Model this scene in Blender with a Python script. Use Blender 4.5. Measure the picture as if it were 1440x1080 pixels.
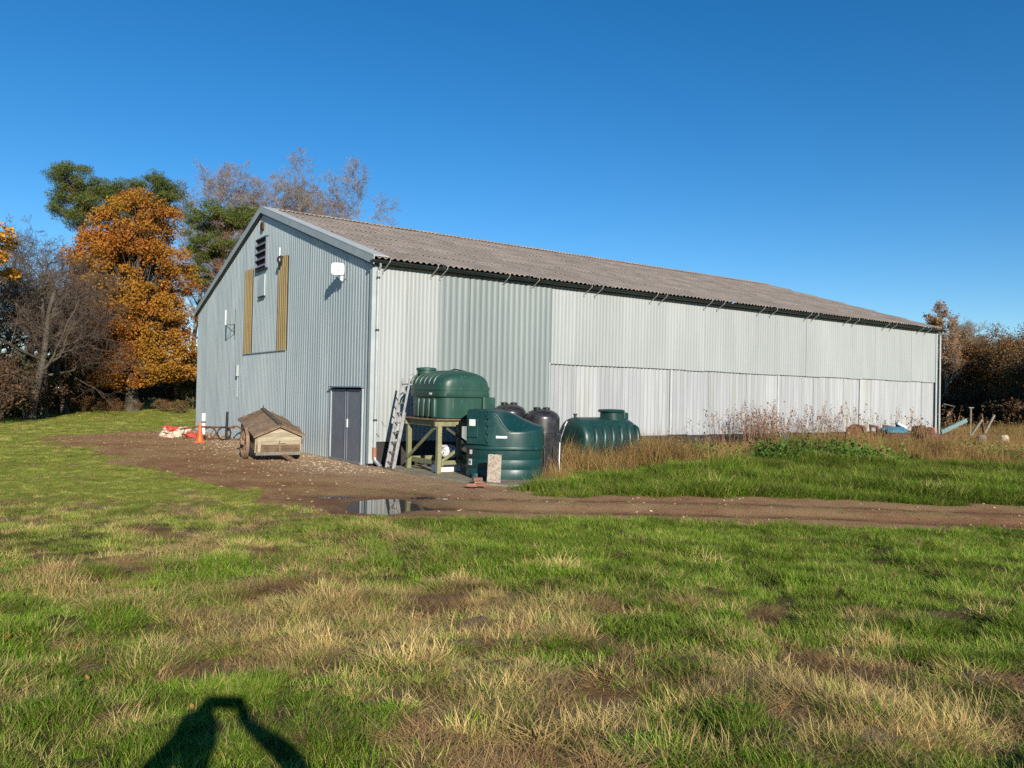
import bpy, math, random
import numpy as np
from mathutils import Vector, Matrix, Euler

# ------------------------------------------------------------------ clear
for o in list(bpy.data.objects): bpy.data.objects.remove(o)
SC = bpy.context.scene
COL = SC.collection
R_ = math.radians

# ------------------------------------------------------------------ camera
CAM_H, F_PX, PITCH, ROLL = 1.99, 1106.3, 0.748, 1.19
cam_d = bpy.data.cameras.new('camera'); cam = bpy.data.objects.new('camera', cam_d); COL.objects.link(cam)
cam_d.sensor_width = 36.0; cam_d.lens = 36.0*F_PX/1440.0; cam_d.clip_start = 0.05; cam_d.clip_end = 3000
cam.location = (0, 0, CAM_H)
CR = Matrix.Rotation(R_(90+PITCH), 3, 'X') @ Matrix.Rotation(R_(ROLL), 3, 'Z')
cam.rotation_euler = CR.to_euler()
SC.camera = cam
# ------------------------------------------------------------------ sky, sun, exposure
SUN_EL, SUN_AZ = 20.4, 19.4          # sun behind the viewer, 20.7 deg to the right of straight back
sdir = Vector((math.sin(R_(SUN_AZ))*math.cos(R_(SUN_EL)), -math.cos(R_(SUN_AZ))*math.cos(R_(SUN_EL)), math.sin(R_(SUN_EL))))
W = bpy.data.worlds.new('World'); SC.world = W; W.use_nodes = True
wn = W.node_tree; bg = wn.nodes['Background']
sky = wn.nodes.new('ShaderNodeTexSky'); sky.sky_type = 'NISHITA'; sky.sun_disc = False
sky.sun_elevation = R_(SUN_EL); sky.sun_rotation = math.atan2(sdir.x, sdir.y)
sky.air_density = 1.0; sky.dust_density = 0.0; sky.ozone_density = 3.8; sky.altitude = 900
hs = wn.nodes.new('ShaderNodeHueSaturation'); hs.inputs['Saturation'].default_value = 1.28
wn.links.new(sky.outputs[0], hs.inputs['Color']); wn.links.new(hs.outputs[0], bg.inputs[0]); bg.inputs[1].default_value = 0.088
sun_d = bpy.data.lights.new('sun', 'SUN'); sun = bpy.data.objects.new('sun', sun_d); COL.objects.link(sun)
sun_d.energy = 5.0; sun_d.angle = R_(0.53); sun_d.color = (1.0, 0.93, 0.82)
sun.rotation_euler = sdir.to_track_quat('Z', 'Y').to_euler(); sun.location = (20, -40, 30)
SC.view_settings.view_transform = 'Standard'; SC.view_settings.look = 'None'
SC.view_settings.exposure = 0.6; SC.view_settings.gamma = 1.0
SC.render.engine = 'CYCLES'; cy_ = SC.cycles; cy_.max_bounces = 4; cy_.diffuse_bounces = 2; cy_.glossy_bounces = 2; cy_.transmission_bounces = 2; cy_.transparent_max_bounces = 4
cy_.caustics_reflective = False; cy_.caustics_refractive = False; cy_.use_adaptive_sampling = True; cy_.adaptive_threshold = 0.015; cy_.use_denoising = False

# ------------------------------------------------------------------ frames and pixel helpers
NX, NY, YAW = -3.756, 21.044, 34.693
BL_L, BL_W, EAVE, RIDGE = 29.18, 19.43, 5.6, 8.65
cy, sy = math.cos(R_(YAW)), math.sin(R_(YAW))
def BL(x, y, z=0.0): return Vector((NX+cy*x-sy*y, NY+sy*x+cy*y, z))      # barn frame -> world
def at(px, D, z=0.0): return Vector(((px-720)/F_PX*D, D, z))             # bearing and distance -> world
def sst(a, b, x):
    t = np.clip((np.asarray(x, float)-a)/(b-a), 0, 1); return t*t*(3-2*t)
_rs = np.random.RandomState(11); _tab = _rs.rand(256, 256)
def vnoise(x, y):
    xi = np.floor(x).astype(int); yi = np.floor(y).astype(int); fx = x-xi; fy = y-yi
    fx = fx*fx*(3-2*fx); fy = fy*fy*(3-2*fy)
    g = lambda a, b: _tab[a % 256, b % 256]
    return (g(xi, yi)*(1-fx)+g(xi+1, yi)*fx)*(1-fy)+(g(xi, yi+1)*(1-fx)+g(xi+1, yi+1)*fx)*fy
def fbm(x, y, s=1.0, o=4):
    x = np.asarray(x, float)*s+37.3; y = np.asarray(y, float)*s+91.7; a = .5; t = 0; n = 0
    for _ in range(o): t = t+a*vnoise(x, y); n += a; a *= .5; x = x*2.03+5.1; y = y*2.03+8.3
    return t/n
def hbase(x, y):
    return 0.40*(1-sst(2.0, 12.0, y))
def G(px, py, z=None):                                                   # pixel -> point on the ground
    d = CR @ Vector(((px-720)/F_PX, (540-py)/F_PX, -1)); zz = 0.0 if z is None else z
    for _ in range(12):
        t = (zz-CAM_H)/d.z; p = Vector((d.x*t, d.y*t, zz))
        if z is not None: break
        zz = float(hbase(p.x, p.y))
    return p
def inpoly(x, y, poly):
    x = np.asarray(x); y = np.asarray(y); ins = np.zeros(x.shape, bool); n = len(poly)
    for i in range(n):
        x0, y0 = poly[i]; x1, y1 = poly[(i+1) % n]
        c = ((y0 > y) != (y1 > y)) & (x < (x1-x0)*(y-y0)/((y1-y0) if y1 != y0 else 1e-9)+x0)
        ins ^= c
    return ins
def sdist(x, y, poly):                                                   # signed distance, + inside
    d = np.full(np.shape(x), 1e9); n = len(poly)
    for i in range(n):
        x0, y0 = poly[i]; x1, y1 = poly[(i+1) % n]; dx, dy = x1-x0, y1-y0; L = dx*dx+dy*dy+1e-12
        t = np.clip(((x-x0)*dx+(y-y0)*dy)/L, 0, 1); d = np.minimum(d, np.hypot(x-x0-t*dx, y-y0-t*dy))
    return np.where(inpoly(x, y, poly), d, -d)
def PG(pts): return [(G(a, b).x, G(a, b).y) for a, b in pts]

# ------------------------------------------------------------------ materials
def _nt(name):
    m = bpy.data.materials.new(name); m.use_nodes = True; t = m.node_tree; t.nodes.clear()
    out = t.nodes.new('ShaderNodeOutputMaterial'); return m, t, out
def _mix(t, fac, a, b, mode='MIX'):
    n = t.nodes.new('ShaderNodeMix'); n.data_type = 'RGBA'; n.blend_type = mode
    for sock, v in ((0, fac), (6, a), (7, b)):
        if hasattr(v, 'is_output'): t.links.new(v, n.inputs[sock])
        else: n.inputs[sock].default_value = v if sock == 0 else (*v, 1)[:4]
    return n.outputs[2]
def _math(t, op, a, b=0.0, clamp=False):
    n = t.nodes.new('ShaderNodeMath'); n.operation = op; n.use_clamp = clamp
    for i, v in ((0, a), (1, b)):
        if hasattr(v, 'is_output'): t.links.new(v, n.inputs[i])
        else: n.inputs[i].default_value = v
    return n.outputs[0]
def _rng(t, v, a, b, c=0.0, d=1.0):
    n = t.nodes.new('ShaderNodeMapRange'); n.interpolation_type = 'SMOOTHSTEP'
    t.links.new(v, n.inputs[0])
    for i, k in ((1, a), (2, b), (3, c), (4, d)): n.inputs[i].default_value = k
    return n.outputs[0]
def _pos(t, stretch=(1, 1, 1), obj=False):
    if obj:
        g = t.nodes.new('ShaderNodeTexCoord'); src = g.outputs['Object']
    else:
        g = t.nodes.new('ShaderNodeNewGeometry'); src = g.outputs['Position']
    m = t.nodes.new('ShaderNodeMapping'); m.inputs['Scale'].default_value = stretch
    t.links.new(src, m.inputs[0]); return m.outputs[0]
def _noise(t, vec, scale, detail=5, rough=.6, out=0):
    n = t.nodes.new('ShaderNodeTexNoise'); n.inputs['Scale'].default_value = scale
    n.inputs['Detail'].default_value = detail; n.inputs['Roughness'].default_value = rough
    t.links.new(vec, n.inputs['Vector']); return n.outputs[out]
def _attr(t, name, kind='GEOMETRY', out='Fac'):
    n = t.nodes.new('ShaderNodeAttribute'); n.attribute_type = kind; n.attribute_name = name; return n.outputs[out]
def mk(name, base, col2=None, scale=3.0, fac=(.38, .66), stretch=(1, 1, 1), col3=None, scale3=22.0, fac3=(.58, .68), stretch3=(1, 1, 1),
       rough=.6, rough2=None, spec=.35, metal=0.0, bump=0.0, bscale=40.0, bstretch=(1, 1, 1), rand=0.0, obj=False, coat=0.0, alb=.80, col4=None, scale4=3.0, stretch4=(1.3, 1.3, .07), fac4=(.62, .78)):
    m, t, out = _nt(name)
    base, col2, col3 = [q and tuple(v*alb for v in q) for q in (base, col2, col3)]; col4 = col4 and tuple(v*alb for v in col4)
    p = t.nodes.new('ShaderNodeBsdfPrincipled'); t.links.new(p.outputs[0], out.inputs[0])
    c = None
    if col2:
        f = _rng(t, _noise(t, _pos(t, stretch, obj), scale), *fac); c = _mix(t, f, base, col2)
        if rough2 is not None:
            t.links.new(_rng(t, f, 0, 1, rough, rough2), p.inputs['Roughness'])
    if col3:
        f = _rng(t, _noise(t, _pos(t, stretch3, obj), scale3, 4, .65), *fac3); c = _mix(t, f, c or base, col3)
    if col4:
        f = _rng(t, _noise(t, _pos(t, stretch4, obj), scale4, 5, .6), *fac4); c = _mix(t, f, c or base, col4)
    if rand:
        oi = t.nodes.new('ShaderNodeObjectInfo'); v = _rng(t, oi.outputs['Random'], 0, 1, 1-rand, 1+rand)
        cc = t.nodes.new('ShaderNodeCombineColor')
        for i in range(3): t.links.new(v, cc.inputs[i])
        c = _mix(t, 1.0, c or base, cc.outputs[0], 'MULTIPLY')
    if c is None: p.inputs['Base Color'].default_value = (*base, 1)
    else: t.links.new(c, p.inputs['Base Color'])
    if rough2 is None: p.inputs['Roughness'].default_value = rough
    p.inputs['Specular IOR Level'].default_value = spec; p.inputs['Metallic'].default_value = metal
    p.inputs['Coat Weight'].default_value = coat
    if bump:
        b = t.nodes.new('ShaderNodeBump'); b.inputs['Strength'].default_value = bump; b.inputs['Distance'].default_value = .02
        t.links.new(_noise(t, _pos(t, bstretch, obj), bscale), b.inputs['Height']); t.links.new(b.outputs[0], p.inputs['Normal'])
    return m
def mk_leaf(name, c0, c1, c2=None, trans=.35, nscale=.35, inst=False, rough=.6, blade=False):
    """leaf / blade material: per-leaf tint mixes c0..c1, a slow noise adds c2, part of the light passes through"""
    m, t, out = _nt(name)
    k = 'INSTANCER' if inst else 'GEOMETRY'
    tf = _attr(t, 'tint', k)
    if blade: tf = _math(t, 'ADD', tf, _math(t, 'MULTIPLY', _math(t, 'SUBTRACT', _attr(t, 'bt'), .45), .75), True)
    c = _mix(t, tf, c0, c1)
    if blade: c = _mix(t, _math(t, 'SUBTRACT', _attr(t, 'tint', k), 1.0, True), c, (.31, .165, .07))
    if c2: c = _mix(t, _rng(t, _noise(t, _pos(t), nscale, 3), .42, .62), c, c2)
    v = _attr(t, 'val', k); cc = t.nodes.new('ShaderNodeCombineColor')
    for i in range(3): t.links.new(v, cc.inputs[i])
    c = _mix(t, 1.0, c, cc.outputs[0], 'MULTIPLY')
    p = t.nodes.new('ShaderNodeBsdfPrincipled'); t.links.new(c, p.inputs['Base Color'])
    p.inputs['Roughness'].default_value = rough; p.inputs['Specular IOR Level'].default_value = .08
    tr = t.nodes.new('ShaderNodeBsdfTranslucent'); t.links.new(c, tr.inputs[0])
    ms = t.nodes.new('ShaderNodeMixShader'); ms.inputs[0].default_value = trans
    t.links.new(p.outputs[0], ms.inputs[1]); t.links.new(tr.outputs[0], ms.inputs[2]); t.links.new(ms.outputs[0], out.inputs[0])
    return m

MT = {}
MT['gable'] = mk('gable_cladding', (.325, .375, .38), (.385, .425, .425), 1.1, stretch=(1, 1, .25), col3=(.285, .335, .345), scale3=6, stretch3=(2.2, 2.2, .12), fac3=(.55, .75), rough=.5, rand=.03, bump=.10, bscale=2.2, alb=1.14, col4=(.27, .285, .265))
MT['white_clad'] = mk('pale_cladding', (.330, .352, .342), (.37, .388, .378), 1.2, stretch=(1, 1, .2), col3=(.30, .325, .32), scale3=7, stretch3=(2.5, 2.5, .1), fac3=(.58, .8), rough=.5, rand=.04, bump=.10, bscale=2.2, col4=(.29, .265, .215))
MT['green_clad'] = mk('grey_green_cladding', (.195, .228, .222), (.228, .26, .252), 1.2, stretch=(1, 1, .2), col3=(.185, .22, .215), scale3=7, stretch3=(2.5, 2.5, .1), fac3=(.55, .8), rough=.5, rand=.03)
MT['fibre_white'] = mk('white_fibre_cement', (.325, .338, .346), (.405, .413, .416), 2.0, stretch=(2.4, 2.4, .14), col3=(.34, .335, .29), scale3=1.1, stretch3=(1.5, 1.5, .12), fac3=(.56, .72), rough=.75, rand=.06, bump=.15, bscale=60)
MT['roof'] = mk('weathered_fibre_cement_roof', (.292, .244, .207), (.222, .183, .155), 1.4, col3=(.40, .342, .288), scale3=26, fac3=(.56, .66), rough=.9, rand=.08, bump=.35, bscale=55)
MT['trim'] = mk('grey_trim', (.37, .415, .415), (.43, .465, .46), 2, rough=.5)
MT['cap'] = mk('pale_capping', (.44, .46, .45), (.50, .515, .50), 2, rough=.5)
MT['grp'] = mk('yellowed_grp', (.25, .18, .075), (.30, .225, .095), 2.2, stretch=(1, 1, .2), col3=(.18, .125, .055), scale3=9, stretch3=(2, 2, .15), rough=.45)
MT['gutter'] = mk('dark_green_gutter', (.010, .017, .017), (.018, .026, .025), 3, rough=.45, spec=.4)
MT['plinth'] = mk('bitumen_plinth', (.03, .028, .028), (.055, .045, .04), 3, rough=.85, bump=.3)
MT['door'] = mk('slate_door', (.165, .18, .215), (.195, .21, .24), 1.5, col3=(.26, .275, .29), scale3=8, stretch3=(3, 3, .2), fac3=(.60, .8), rough=.5)
MT['dark'] = mk('dark_void', (.02, .02, .022), rough=.8)
MT['steel'] = mk('galvanised', (.45, .46, .46), (.34, .35, .36), 14, rough=.42, metal=.6)
MT['stay'] = mk('pale_steel_stay', (.42, .42, .40), (.30, .28, .26), 20, rough=.5, metal=.2)
MT['alu'] = mk('ladder_aluminium', (.46, .46, .45), (.33, .33, .33), 9, rough=.5, metal=.4)
MT['white_pl'] = mk('white_plastic', (.82, .82, .80), (.74, .74, .72), 6, rough=.4)
MT['black_pl'] = mk('black_plastic', (.018, .017, .019), (.045, .04, .042), 5, col3=(.16, .14, .13), scale3=16, fac3=(.66, .72), rough=.33, spec=.5)
MT['green_pl'] = mk('green_polythene', (.006, .044, .042), (.011, .058, .054), 1.5, col3=(.034, .085, .075), scale3=5, stretch3=(3, 3, .35), fac3=(.52, .78), rough=.38, rough2=.55, spec=.4)
MT['green_old'] = mk('faded_green_polythene', (.017, .062, .045), (.030, .083, .060), 1.6, col3=(.085, .125, .095), scale3=5, stretch3=(3, 3, .35), fac3=(.56, .78), rough=.42, spec=.4)
MT['green_dk'] = mk('septic_green', (.008, .040, .036), (.014, .055, .047), 2, col3=(.06, .09, .07), scale3=5, stretch3=(3, 3, .5), fac3=(.54, .8), rough=.38, spec=.4)
MT['wood_green'] = mk('algae_timber', (.20, .205, .105), (.28, .27, .15), 5, stretch=(1, 1, .3), col3=(.13, .125, .07), scale3=24, fac3=(.56, .7), rough=.85, bump=.4)
MT['wood_pale'] = mk('weathered_pale_timber', (.45, .385, .27), (.34, .28, .18), 4, stretch=(1, 1, 6), col3=(.20, .15, .095), scale3=18, stretch3=(1, 1, 5), fac3=(.55, .68), rough=.85, bump=.5, rand=.14)
MT['wood_brown'] = mk('brown_timber', (.20, .125, .07), (.27, .19, .12), 5, col3=(.10, .06, .035), scale3=14, fac3=(.55, .68), rough=.85, bump=.5, rand=.16)
MT['plank_dark'] = mk('dark_brown_plank', (.13, .085, .05), (.19, .13, .08), 6, col3=(.07, .045, .03), scale3=18, rough=.85, bump=.5, rand=.15)  # darker brown for the lowest front planks
MT['wood_red'] = mk('worn_red_brown_wheel', (.22, .125, .075), (.30, .20, .13), 8, col3=(.12, .07, .05), scale3=22, rough=.8, bump=.4)
MT['rust'] = mk('rust', (.10, .045, .028), (.19, .085, .04), 7, col3=(.05, .03, .022), scale3=20, rough=.85, bump=.5)
MT['board'] = mk('lichen_board', (.42, .37, .29), (.32, .26, .20), 14, col3=(.22, .13, .10), scale3=30, fac3=(.52, .62), rough=.9, bump=.5)
MT['brick'] = mk('red_brick', (.32, .14, .085), (.24, .11, .075), 9, col3=(.42, .33, .26), scale3=20, rough=.9, bump=.5, rand=.15)
MT['concrete'] = mk('stained_concrete', (.31, .265, .185), (.23, .19, .125), 2.4, col3=(.17, .145, .085), scale3=9, fac3=(.54, .7), rough=.92, bump=.4)
MT['clay'] = mk('clay_pipe', (.36, .16, .09), (.28, .12, .07), 8, rough=.7)
MT['orange'] = mk('cone_orange', (.72, .13, .022), (.60, .10, .02), 5, rough=.45)
MT['redpl'] = mk('red_plastic', (.55, .09, .06), (.45, .07, .05), 8, rough=.5)
MT['pink'] = mk('faded_pink_sheet', (.60, .30, .22), (.68, .52, .42), 14, rough=.6)
MT['cream'] = mk('cream_sheet', (.68, .60, .45), (.56, .46, .33), 9, rough=.6)
MT['blue'] = mk('blue_paint', (.05, .17, .26), (.09, .24, .33), 8, rough=.45)
MT['paleblue'] = mk('pale_blue_paint', (.13, .22, .22), (.20, .27, .26), 8, rough=.6)
MT['grey_wood'] = mk('grey_driftwood', (.25, .22, .18), (.18, .155, .12), 9, rough=.9, bump=.4)
MT['bark'] = mk('dark_bark', (.075, .058, .043), (.12, .098, .072), 3, stretch=(1, 1, .3), col3=(.085, .10, .045), scale3=1.2, fac3=(.52, .7), rough=.95, bump=.6, bscale=14)
MT['bark_pale'] = mk('grey_bark', (.265, .205, .165), (.33, .265, .215), 2, rough=.95)
MT['bark_twig'] = mk('brown_twig', (.11, .075, .055), (.15, .105, .078), 1, col3=(.15, .14, .06), scale3=.6, fac3=(.56, .7), rough=.95)
MT['bark_pine'] = mk('pine_bark', (.22, .105, .055), (.14, .075, .045), 3, rough=.95, bump=.6, bscale=14)
MT['oak'] = mk_leaf('oak_leaf', (.275, .085, .02), (.40, .165, .03), (.375, .19, .03), .34, nscale=.22)
MT['litter'] = mk_leaf('leaf_litter', (.30, .12, .03), (.50, .30, .10), None, .2, inst=True)
MT['weed'] = mk_leaf('rosette_leaf', (.10, .20, .02), (.20, .32, .05), None, .3, inst=True)
MT['oak_edge'] = mk_leaf('edge_leaf', (.44, .20, .03), (.55, .30, .05), None, .38)
MT['pine'] = mk_leaf('pine_needle', (.058, .080, .020), (.118, .138, .036), None, .15)
MT['ivy'] = mk_leaf('ivy_leaf', (.022, .034, .013), (.055, .068, .026), None, .15, rough=.45)
MT['brownleaf'] = mk_leaf('brown_leaf', (.165, .075, .028), (.27, .13, .042), (.19, .12, .04), .25)
MT['darkleaf'] = mk_leaf('dark_brown_leaf', (.075, .038, .02), (.13, .068, .034), (.075, .062, .028), .2)
MT['amber'] = mk_leaf('amber_leaf', (.36, .16, .05), (.46, .25, .07), None, .35)
MT['weedleaf'] = mk_leaf('bramble_leaf', (.035, .075, .018), (.085, .15, .03), None, .3, rough=.45)
MT['grass'] = mk_leaf('grass_blade', (.120, .245, .008), (.64, .455, .19), None, .25, inst=True, blade=True)
MT['chip'] = mk_leaf('stone_and_wood_chip', (.24, .155, .095), (.50, .40, .28), None, 0.0, inst=True, rough=.9)

# ------------------------------------------------------------------ mesh helpers
class MB:
    def __init__(s): s.v = []; s.f = []
    def add(s, v, f):
        o = len(s.v); s.v += [tuple(x) for x in v]; s.f += [tuple(i+o for i in q) for q in f]; return s
    def box(s, c, d, R=None, taper=1.0):
        x, y, z = d[0]/2, d[1]/2, d[2]/2
        v = [Vector((a*x*(taper if k > 0 else 1), b*y*(taper if k > 0 else 1), k*z)) for k in (-1, 1) for a, b in ((-1, -1), (1, -1), (1, 1), (-1, 1))]
        if R is not None: v = [R @ p for p in v]
        c = Vector(c)
        return s.add([p+c for p in v], [(3, 2, 1, 0), (4, 5, 6, 7), (0, 1, 5, 4), (1, 2, 6, 5), (2, 3, 7, 6), (3, 0, 4, 7)])
    def beam(s, a, b, w, h, up=(0, 0, 1)):
        a, b = Vector(a), Vector(b); y = (b-a).normalized(); up = Vector(up)
        if abs(y.dot(up)) > .98: up = Vector((1, 0, 0))
        x = y.cross(up).normalized(); z = x.cross(y)
        return s.box((a+b)/2, (w, (b-a).length, h), Matrix((x, y, z)).transposed())
    def tube(s, pts, r, n=8, cap=True, ref=None):
        pts = [Vector(p) for p in pts]; k = len(pts); r = r if hasattr(r, '__len__') else [r]*k
        o = len(s.v)
        for i, p in enumerate(pts):
            d = (pts[min(i+1, k-1)]-pts[max(i-1, 0)]).normalized()
            u = d.cross(Vector(ref) if ref else Vector((0, 0, 1)) if abs(d.z) < .95 else Vector((1, 0, 0))).normalized(); w = d.cross(u)
            for j in range(n):
                a = 2*math.pi*j/n; s.v.append(tuple(p+r[i]*(math.cos(a)*u+math.sin(a)*w)))
        for i in range(k-1):
            for j in range(n):
                s.f.append((o+i*n+j, o+i*n+(j+1) % n, o+(i+1)*n+(j+1) % n, o+(i+1)*n+j))
        if cap: s.f.append(tuple(o+j for j in range(n))[::-1]); s.f.append(tuple(o+(k-1)*n+j for j in range(n)))
        return s
    def lathe(s, prof, n=32, c=(0, 0, 0), M=None, sx=1.0, sy_=1.0):
        o = len(s.v); c = Vector(c); k = len(prof)
        for r, z in prof:
            for j in range(n):
                a = 2*math.pi*j/n; p = Vector((r*sx*math.cos(a), r*sy_*math.sin(a), z)); s.v.append(tuple((M @ p if M else p)+c))
        for i in range(k-1):
            for j in range(n): s.f.append((o+i*n+j, o+i*n+(j+1) % n, o+(i+1)*n+(j+1) % n, o+(i+1)*n+j))
        s.f.append(tuple(o+j for j in range(n))[::-1]); s.f.append(tuple(o+(k-1)*n+j for j in range(n)))
        return s
    def loft(s, rings):
        o = len(s.v); n = len(rings[0])
        for r in rings: s.v += [tuple(p) for p in r]
        for i in range(len(rings)-1):
            for j in range(n): s.f.append((o+i*n+j, o+i*n+(j+1) % n, o+(i+1)*n+(j+1) % n, o+(i+1)*n+j))
        s.f.append(tuple(o+j for j in range(n))[::-1]); s.f.append(tuple(o+(len(rings)-1)*n+j for j in range(n)))
        return s
    def mesh(s, name, mat, smooth=False):
        me = bpy.data.meshes.new(name); me.from_pydata(s.v, [], s.f); me.validate(); me.update()
        me.materials.append(mat)
        if smooth: me.shade_smooth()
        return me
    def build(s, name, mat, parent=None, smooth=False, bevel=0.0, loc=None):
        return link(name, s.mesh(name, MT[mat] if isinstance(mat, str) else mat, smooth), parent, smooth, bevel, loc)
def link(name, me, parent=None, smooth=False, bevel=0.0, loc=None):
    o = bpy.data.objects.new(name, me); COL.objects.link(o)
    if parent is not None: o.parent = parent
    if loc is not None: o.location = loc
    if bevel:
        b = o.modifiers.new('bevel', 'BEVEL'); b.width = bevel; b.segments = 2; b.limit_method = 'ANGLE'
    if smooth:
        try: me.set_sharp_from_angle(angle=R_(38))
        except Exception: pass
    return o
def tag(o, label=None, cat=None, group=None, kind=None):
    for k, v in (('label', label), ('category', cat), ('group', group), ('kind', kind)):
        if v: o[k] = v
    return o
def thing(name, label, cat, loc=(0, 0, 0), rz=0.0, group=None):
    o = bpy.data.objects.new(name, None); COL.objects.link(o); o.empty_display_size = .2
    o.location = loc; o.rotation_euler = (0, 0, rz); return tag(o, label, cat, group)
def npmesh(name, v, f, mat, tint=None, val=None):
    v = np.asarray(v, np.float32); f = np.asarray(f, np.int32); k = f.shape[1]
    me = bpy.data.meshes.new(name); me.vertices.add(len(v)); me.vertices.foreach_set('co', v.ravel())
    me.loops.add(f.size); me.loops.foreach_set('vertex_index', f.ravel())
    me.polygons.add(len(f)); me.polygons.foreach_set('loop_start', np.arange(0, f.size, k, dtype=np.int32))
    me.polygons.foreach_set('loop_total', np.full(len(f), k, np.int32)); me.update(calc_edges=True)
    for nm, a in (('tint', tint), ('val', val)):
        if a is not None: me.attributes.new(nm, 'FLOAT', 'FACE').data.foreach_set('value', np.asarray(a, np.float32))
    me.materials.append(mat); return me
def srect(a, b, z, n=40, p=4.0, cx=0.0, cy_=0.0):                        # superellipse ring
    out = []
    for j in range(n):
        t = 2*math.pi*j/n; c, s_ = math.cos(t), math.sin(t)
        out.append((cx+a*math.copysign(abs(c)**(2/p), c), cy_+b*math.copysign(abs(s_)**(2/p), s_), z))
    return out

# ------------------------------------------------------------------ ground
DIRT = PG([(40, 617), (120, 611), (232, 603.5), (276, 604)]) + [(BL(0.4, 19.0).x, BL(0.4, 19.0).y), (BL(0.5, .3).x, BL(0.5, .3).y), (BL(4.2, -.2).x, BL(4.2, -.2).y), (BL(4.0, -3.5).x, BL(4.0, -3.5).y)] + \
       PG([(722, 690), (800, 695), (900, 696), (1020, 698), (1150, 701), (1300, 707), (1500, 714), (2300, 744), (2300, 778), (1500, 748), (1380, 746), (1250, 741), (1120, 738), (1000, 735), (880, 731), (760, 729), (640, 729),
           (540, 730), (450, 728), (400, 718), (352, 700), (300, 683), (235, 667), (180, 650), (130, 633), (85, 623)])
PUD = G(540, 709); PUD2 = G(470, 697); PUD3 = G(607, 699)
def puddle_d(x, y):
    e = np.zeros(np.shape(x))
    for c, a, b, k in ((PUD, .62, .98, .085), (PUD2, .75, .24, .045), (PUD3, .50, .30, .06)):
        e = np.maximum(e, k*np.exp(-(((x-c.x)/a)**2+((y-c.y)/b)**2)**1.4))
    return e
def dirtmask(x, y):
    sd = sdist(x, y, DIRT); w = .45+.5*sst(14, 40, y)
    return sst(-w, w, sd+(fbm(x, y, 1.3, 5)-.5)*2.0*(1+.25*sst(3, 8, x))*(.7+.6*sst(-2, -8, x)))
DRYC = [(G(590, 850), 1.0, .9), (G(690, 880), .7, .7), (G(420, 860), 1.3, .6), (G(800, 850), .7, .45), (G(640, 960), .9, .6), (G(1020, 930), .9, .5), (G(1150, 990), .8, .5), (G(120, 800), 1.4, .35),
        (G(330, 755), 1.6, .35), (G(1330, 1000), .6, .5), (G(820, 1000), .6, .4), (G(250, 930), .7, .35), (G(520, 775), 1.2, .3)]
def dryfield(x, y):
    n = .45*fbm(x+.3*y, y, 1.1, 4)+.55*fbm(x, y*1.15, 3.4, 3)
    d = (n-.5)*3.3+.20
    for c, r, k in DRYC: d = d+.85*k*np.exp(-(((x-c.x)**2+(y-c.y)**2)/(r*r)))
    d = d-.55*sst(6.5, 11, y)*sst(-1.0, 2.5, x)-.30*sst(12.5, 15, y)-.24*sst(6.3, 8.5, y)*sst(-9, -3, x)
    d = d-.28*sst(1.2, 3.2, x)*sst(3.5, 6, y)+.13*sst(-2, -5, x)*sst(20, 9, y)
    return np.clip(d, 0, 1)
TRK = [(G(a, b).x, G(a, b).y) for a, b in ((470, 690), (620, 706), (760, 711), (900, 712), (1050, 716), (1200, 721), (1350, 727), (1560, 733), (2300, 760))]
def trackd(x, y):
    d = np.full(np.shape(x), 1e9)
    for (x0, y0), (x1, y1) in zip(TRK[:-1], TRK[1:]):
        dx, dy = x1-x0, y1-y0; t = np.clip(((x-x0)*dx+(y-y0)*dy)/(dx*dx+dy*dy), 0, 1); d = np.minimum(d, np.hypot(x-x0-t*dx, y-y0-t*dy))
    return d
def rutfield(x, y): return np.exp(-((trackd(x, y)-.78+.22*(fbm(x, y, .7, 2)-.5))/.17)**2)*sst(-4, -1, x)
def barefield(x, y): return sst(.575, .64, fbm(x+11, y*1.2, 1.5, 4))*sst(13, 9, y)*sst(.12, .5, dryfield(x, y)+.12)
def height(x, y):
    h = hbase(x, y)
    near = sst(13, 9, y)
    dm = dirtmask(x, y)
    h = h+(1-dm)*((fbm(x, y, 1.1, 4)-.5)*.16+(fbm(x, y, 4.0, 3)-.5)*.13*near)+dm*(fbm(x, y, 2.2, 4)-.5)*.03
    h = h+(1-dm)*.01*sst(16, 10, y)
    lx = (x-NX)*cy+(y-NY)*sy; ly = -(x-NX)*sy+(y-NY)*cy
    inb = sst(-.6, .1, np.minimum(np.minimum(lx, BL_L-lx), np.minimum(ly, BL_W-ly)))
    slab = sst(1.0, .2, np.maximum(np.abs(lx-1.6)-1.8, np.abs(ly+2.6)-2.7))
    h = h*(1-np.maximum(inb, slab))+np.maximum(inb, slab)*(-.01)
    h = h+.20*sst(-8.0, -5.0, ly)*sst(4.5, 9, lx)*sst(0, -1.2, ly)
    h = h-puddle_d(x, y)-.035*rutfield(x, y)*dm+.03*dm*sst(.5, .1, trackd(x, y))*sst(-3, 0, x)
    far = sst(46, 64, y)*sst(-8, -16, x)
    return h+far*.5+sst(120, 700, np.hypot(x, y))*6*fbm(x, y, .006, 2)
def axis(a, b, step, lo, hi, g=1.16):
    c = list(np.arange(a, b, step)); s = step
    while c[-1] < hi: s *= g; c.append(c[-1]+s)
    s = step
    while c[0] > lo: s *= g; c.insert(0, c[0]-s)
    return np.array(c)
gx = axis(-11, 15, .15, -900, 900); gy = axis(2.2, 26, .14, -60, 1500)
GXX, GYY = np.meshgrid(gx, gy); fx, fy = GXX.ravel(), GYY.ravel()
gz = height(fx, fy); nx_, ny_ = len(gx), len(gy)
ii = (np.arange(ny_-1)[:, None]*nx_+np.arange(nx_-1)[None, :]).ravel()
gme = bpy.data.meshes.new('ground')
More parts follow.
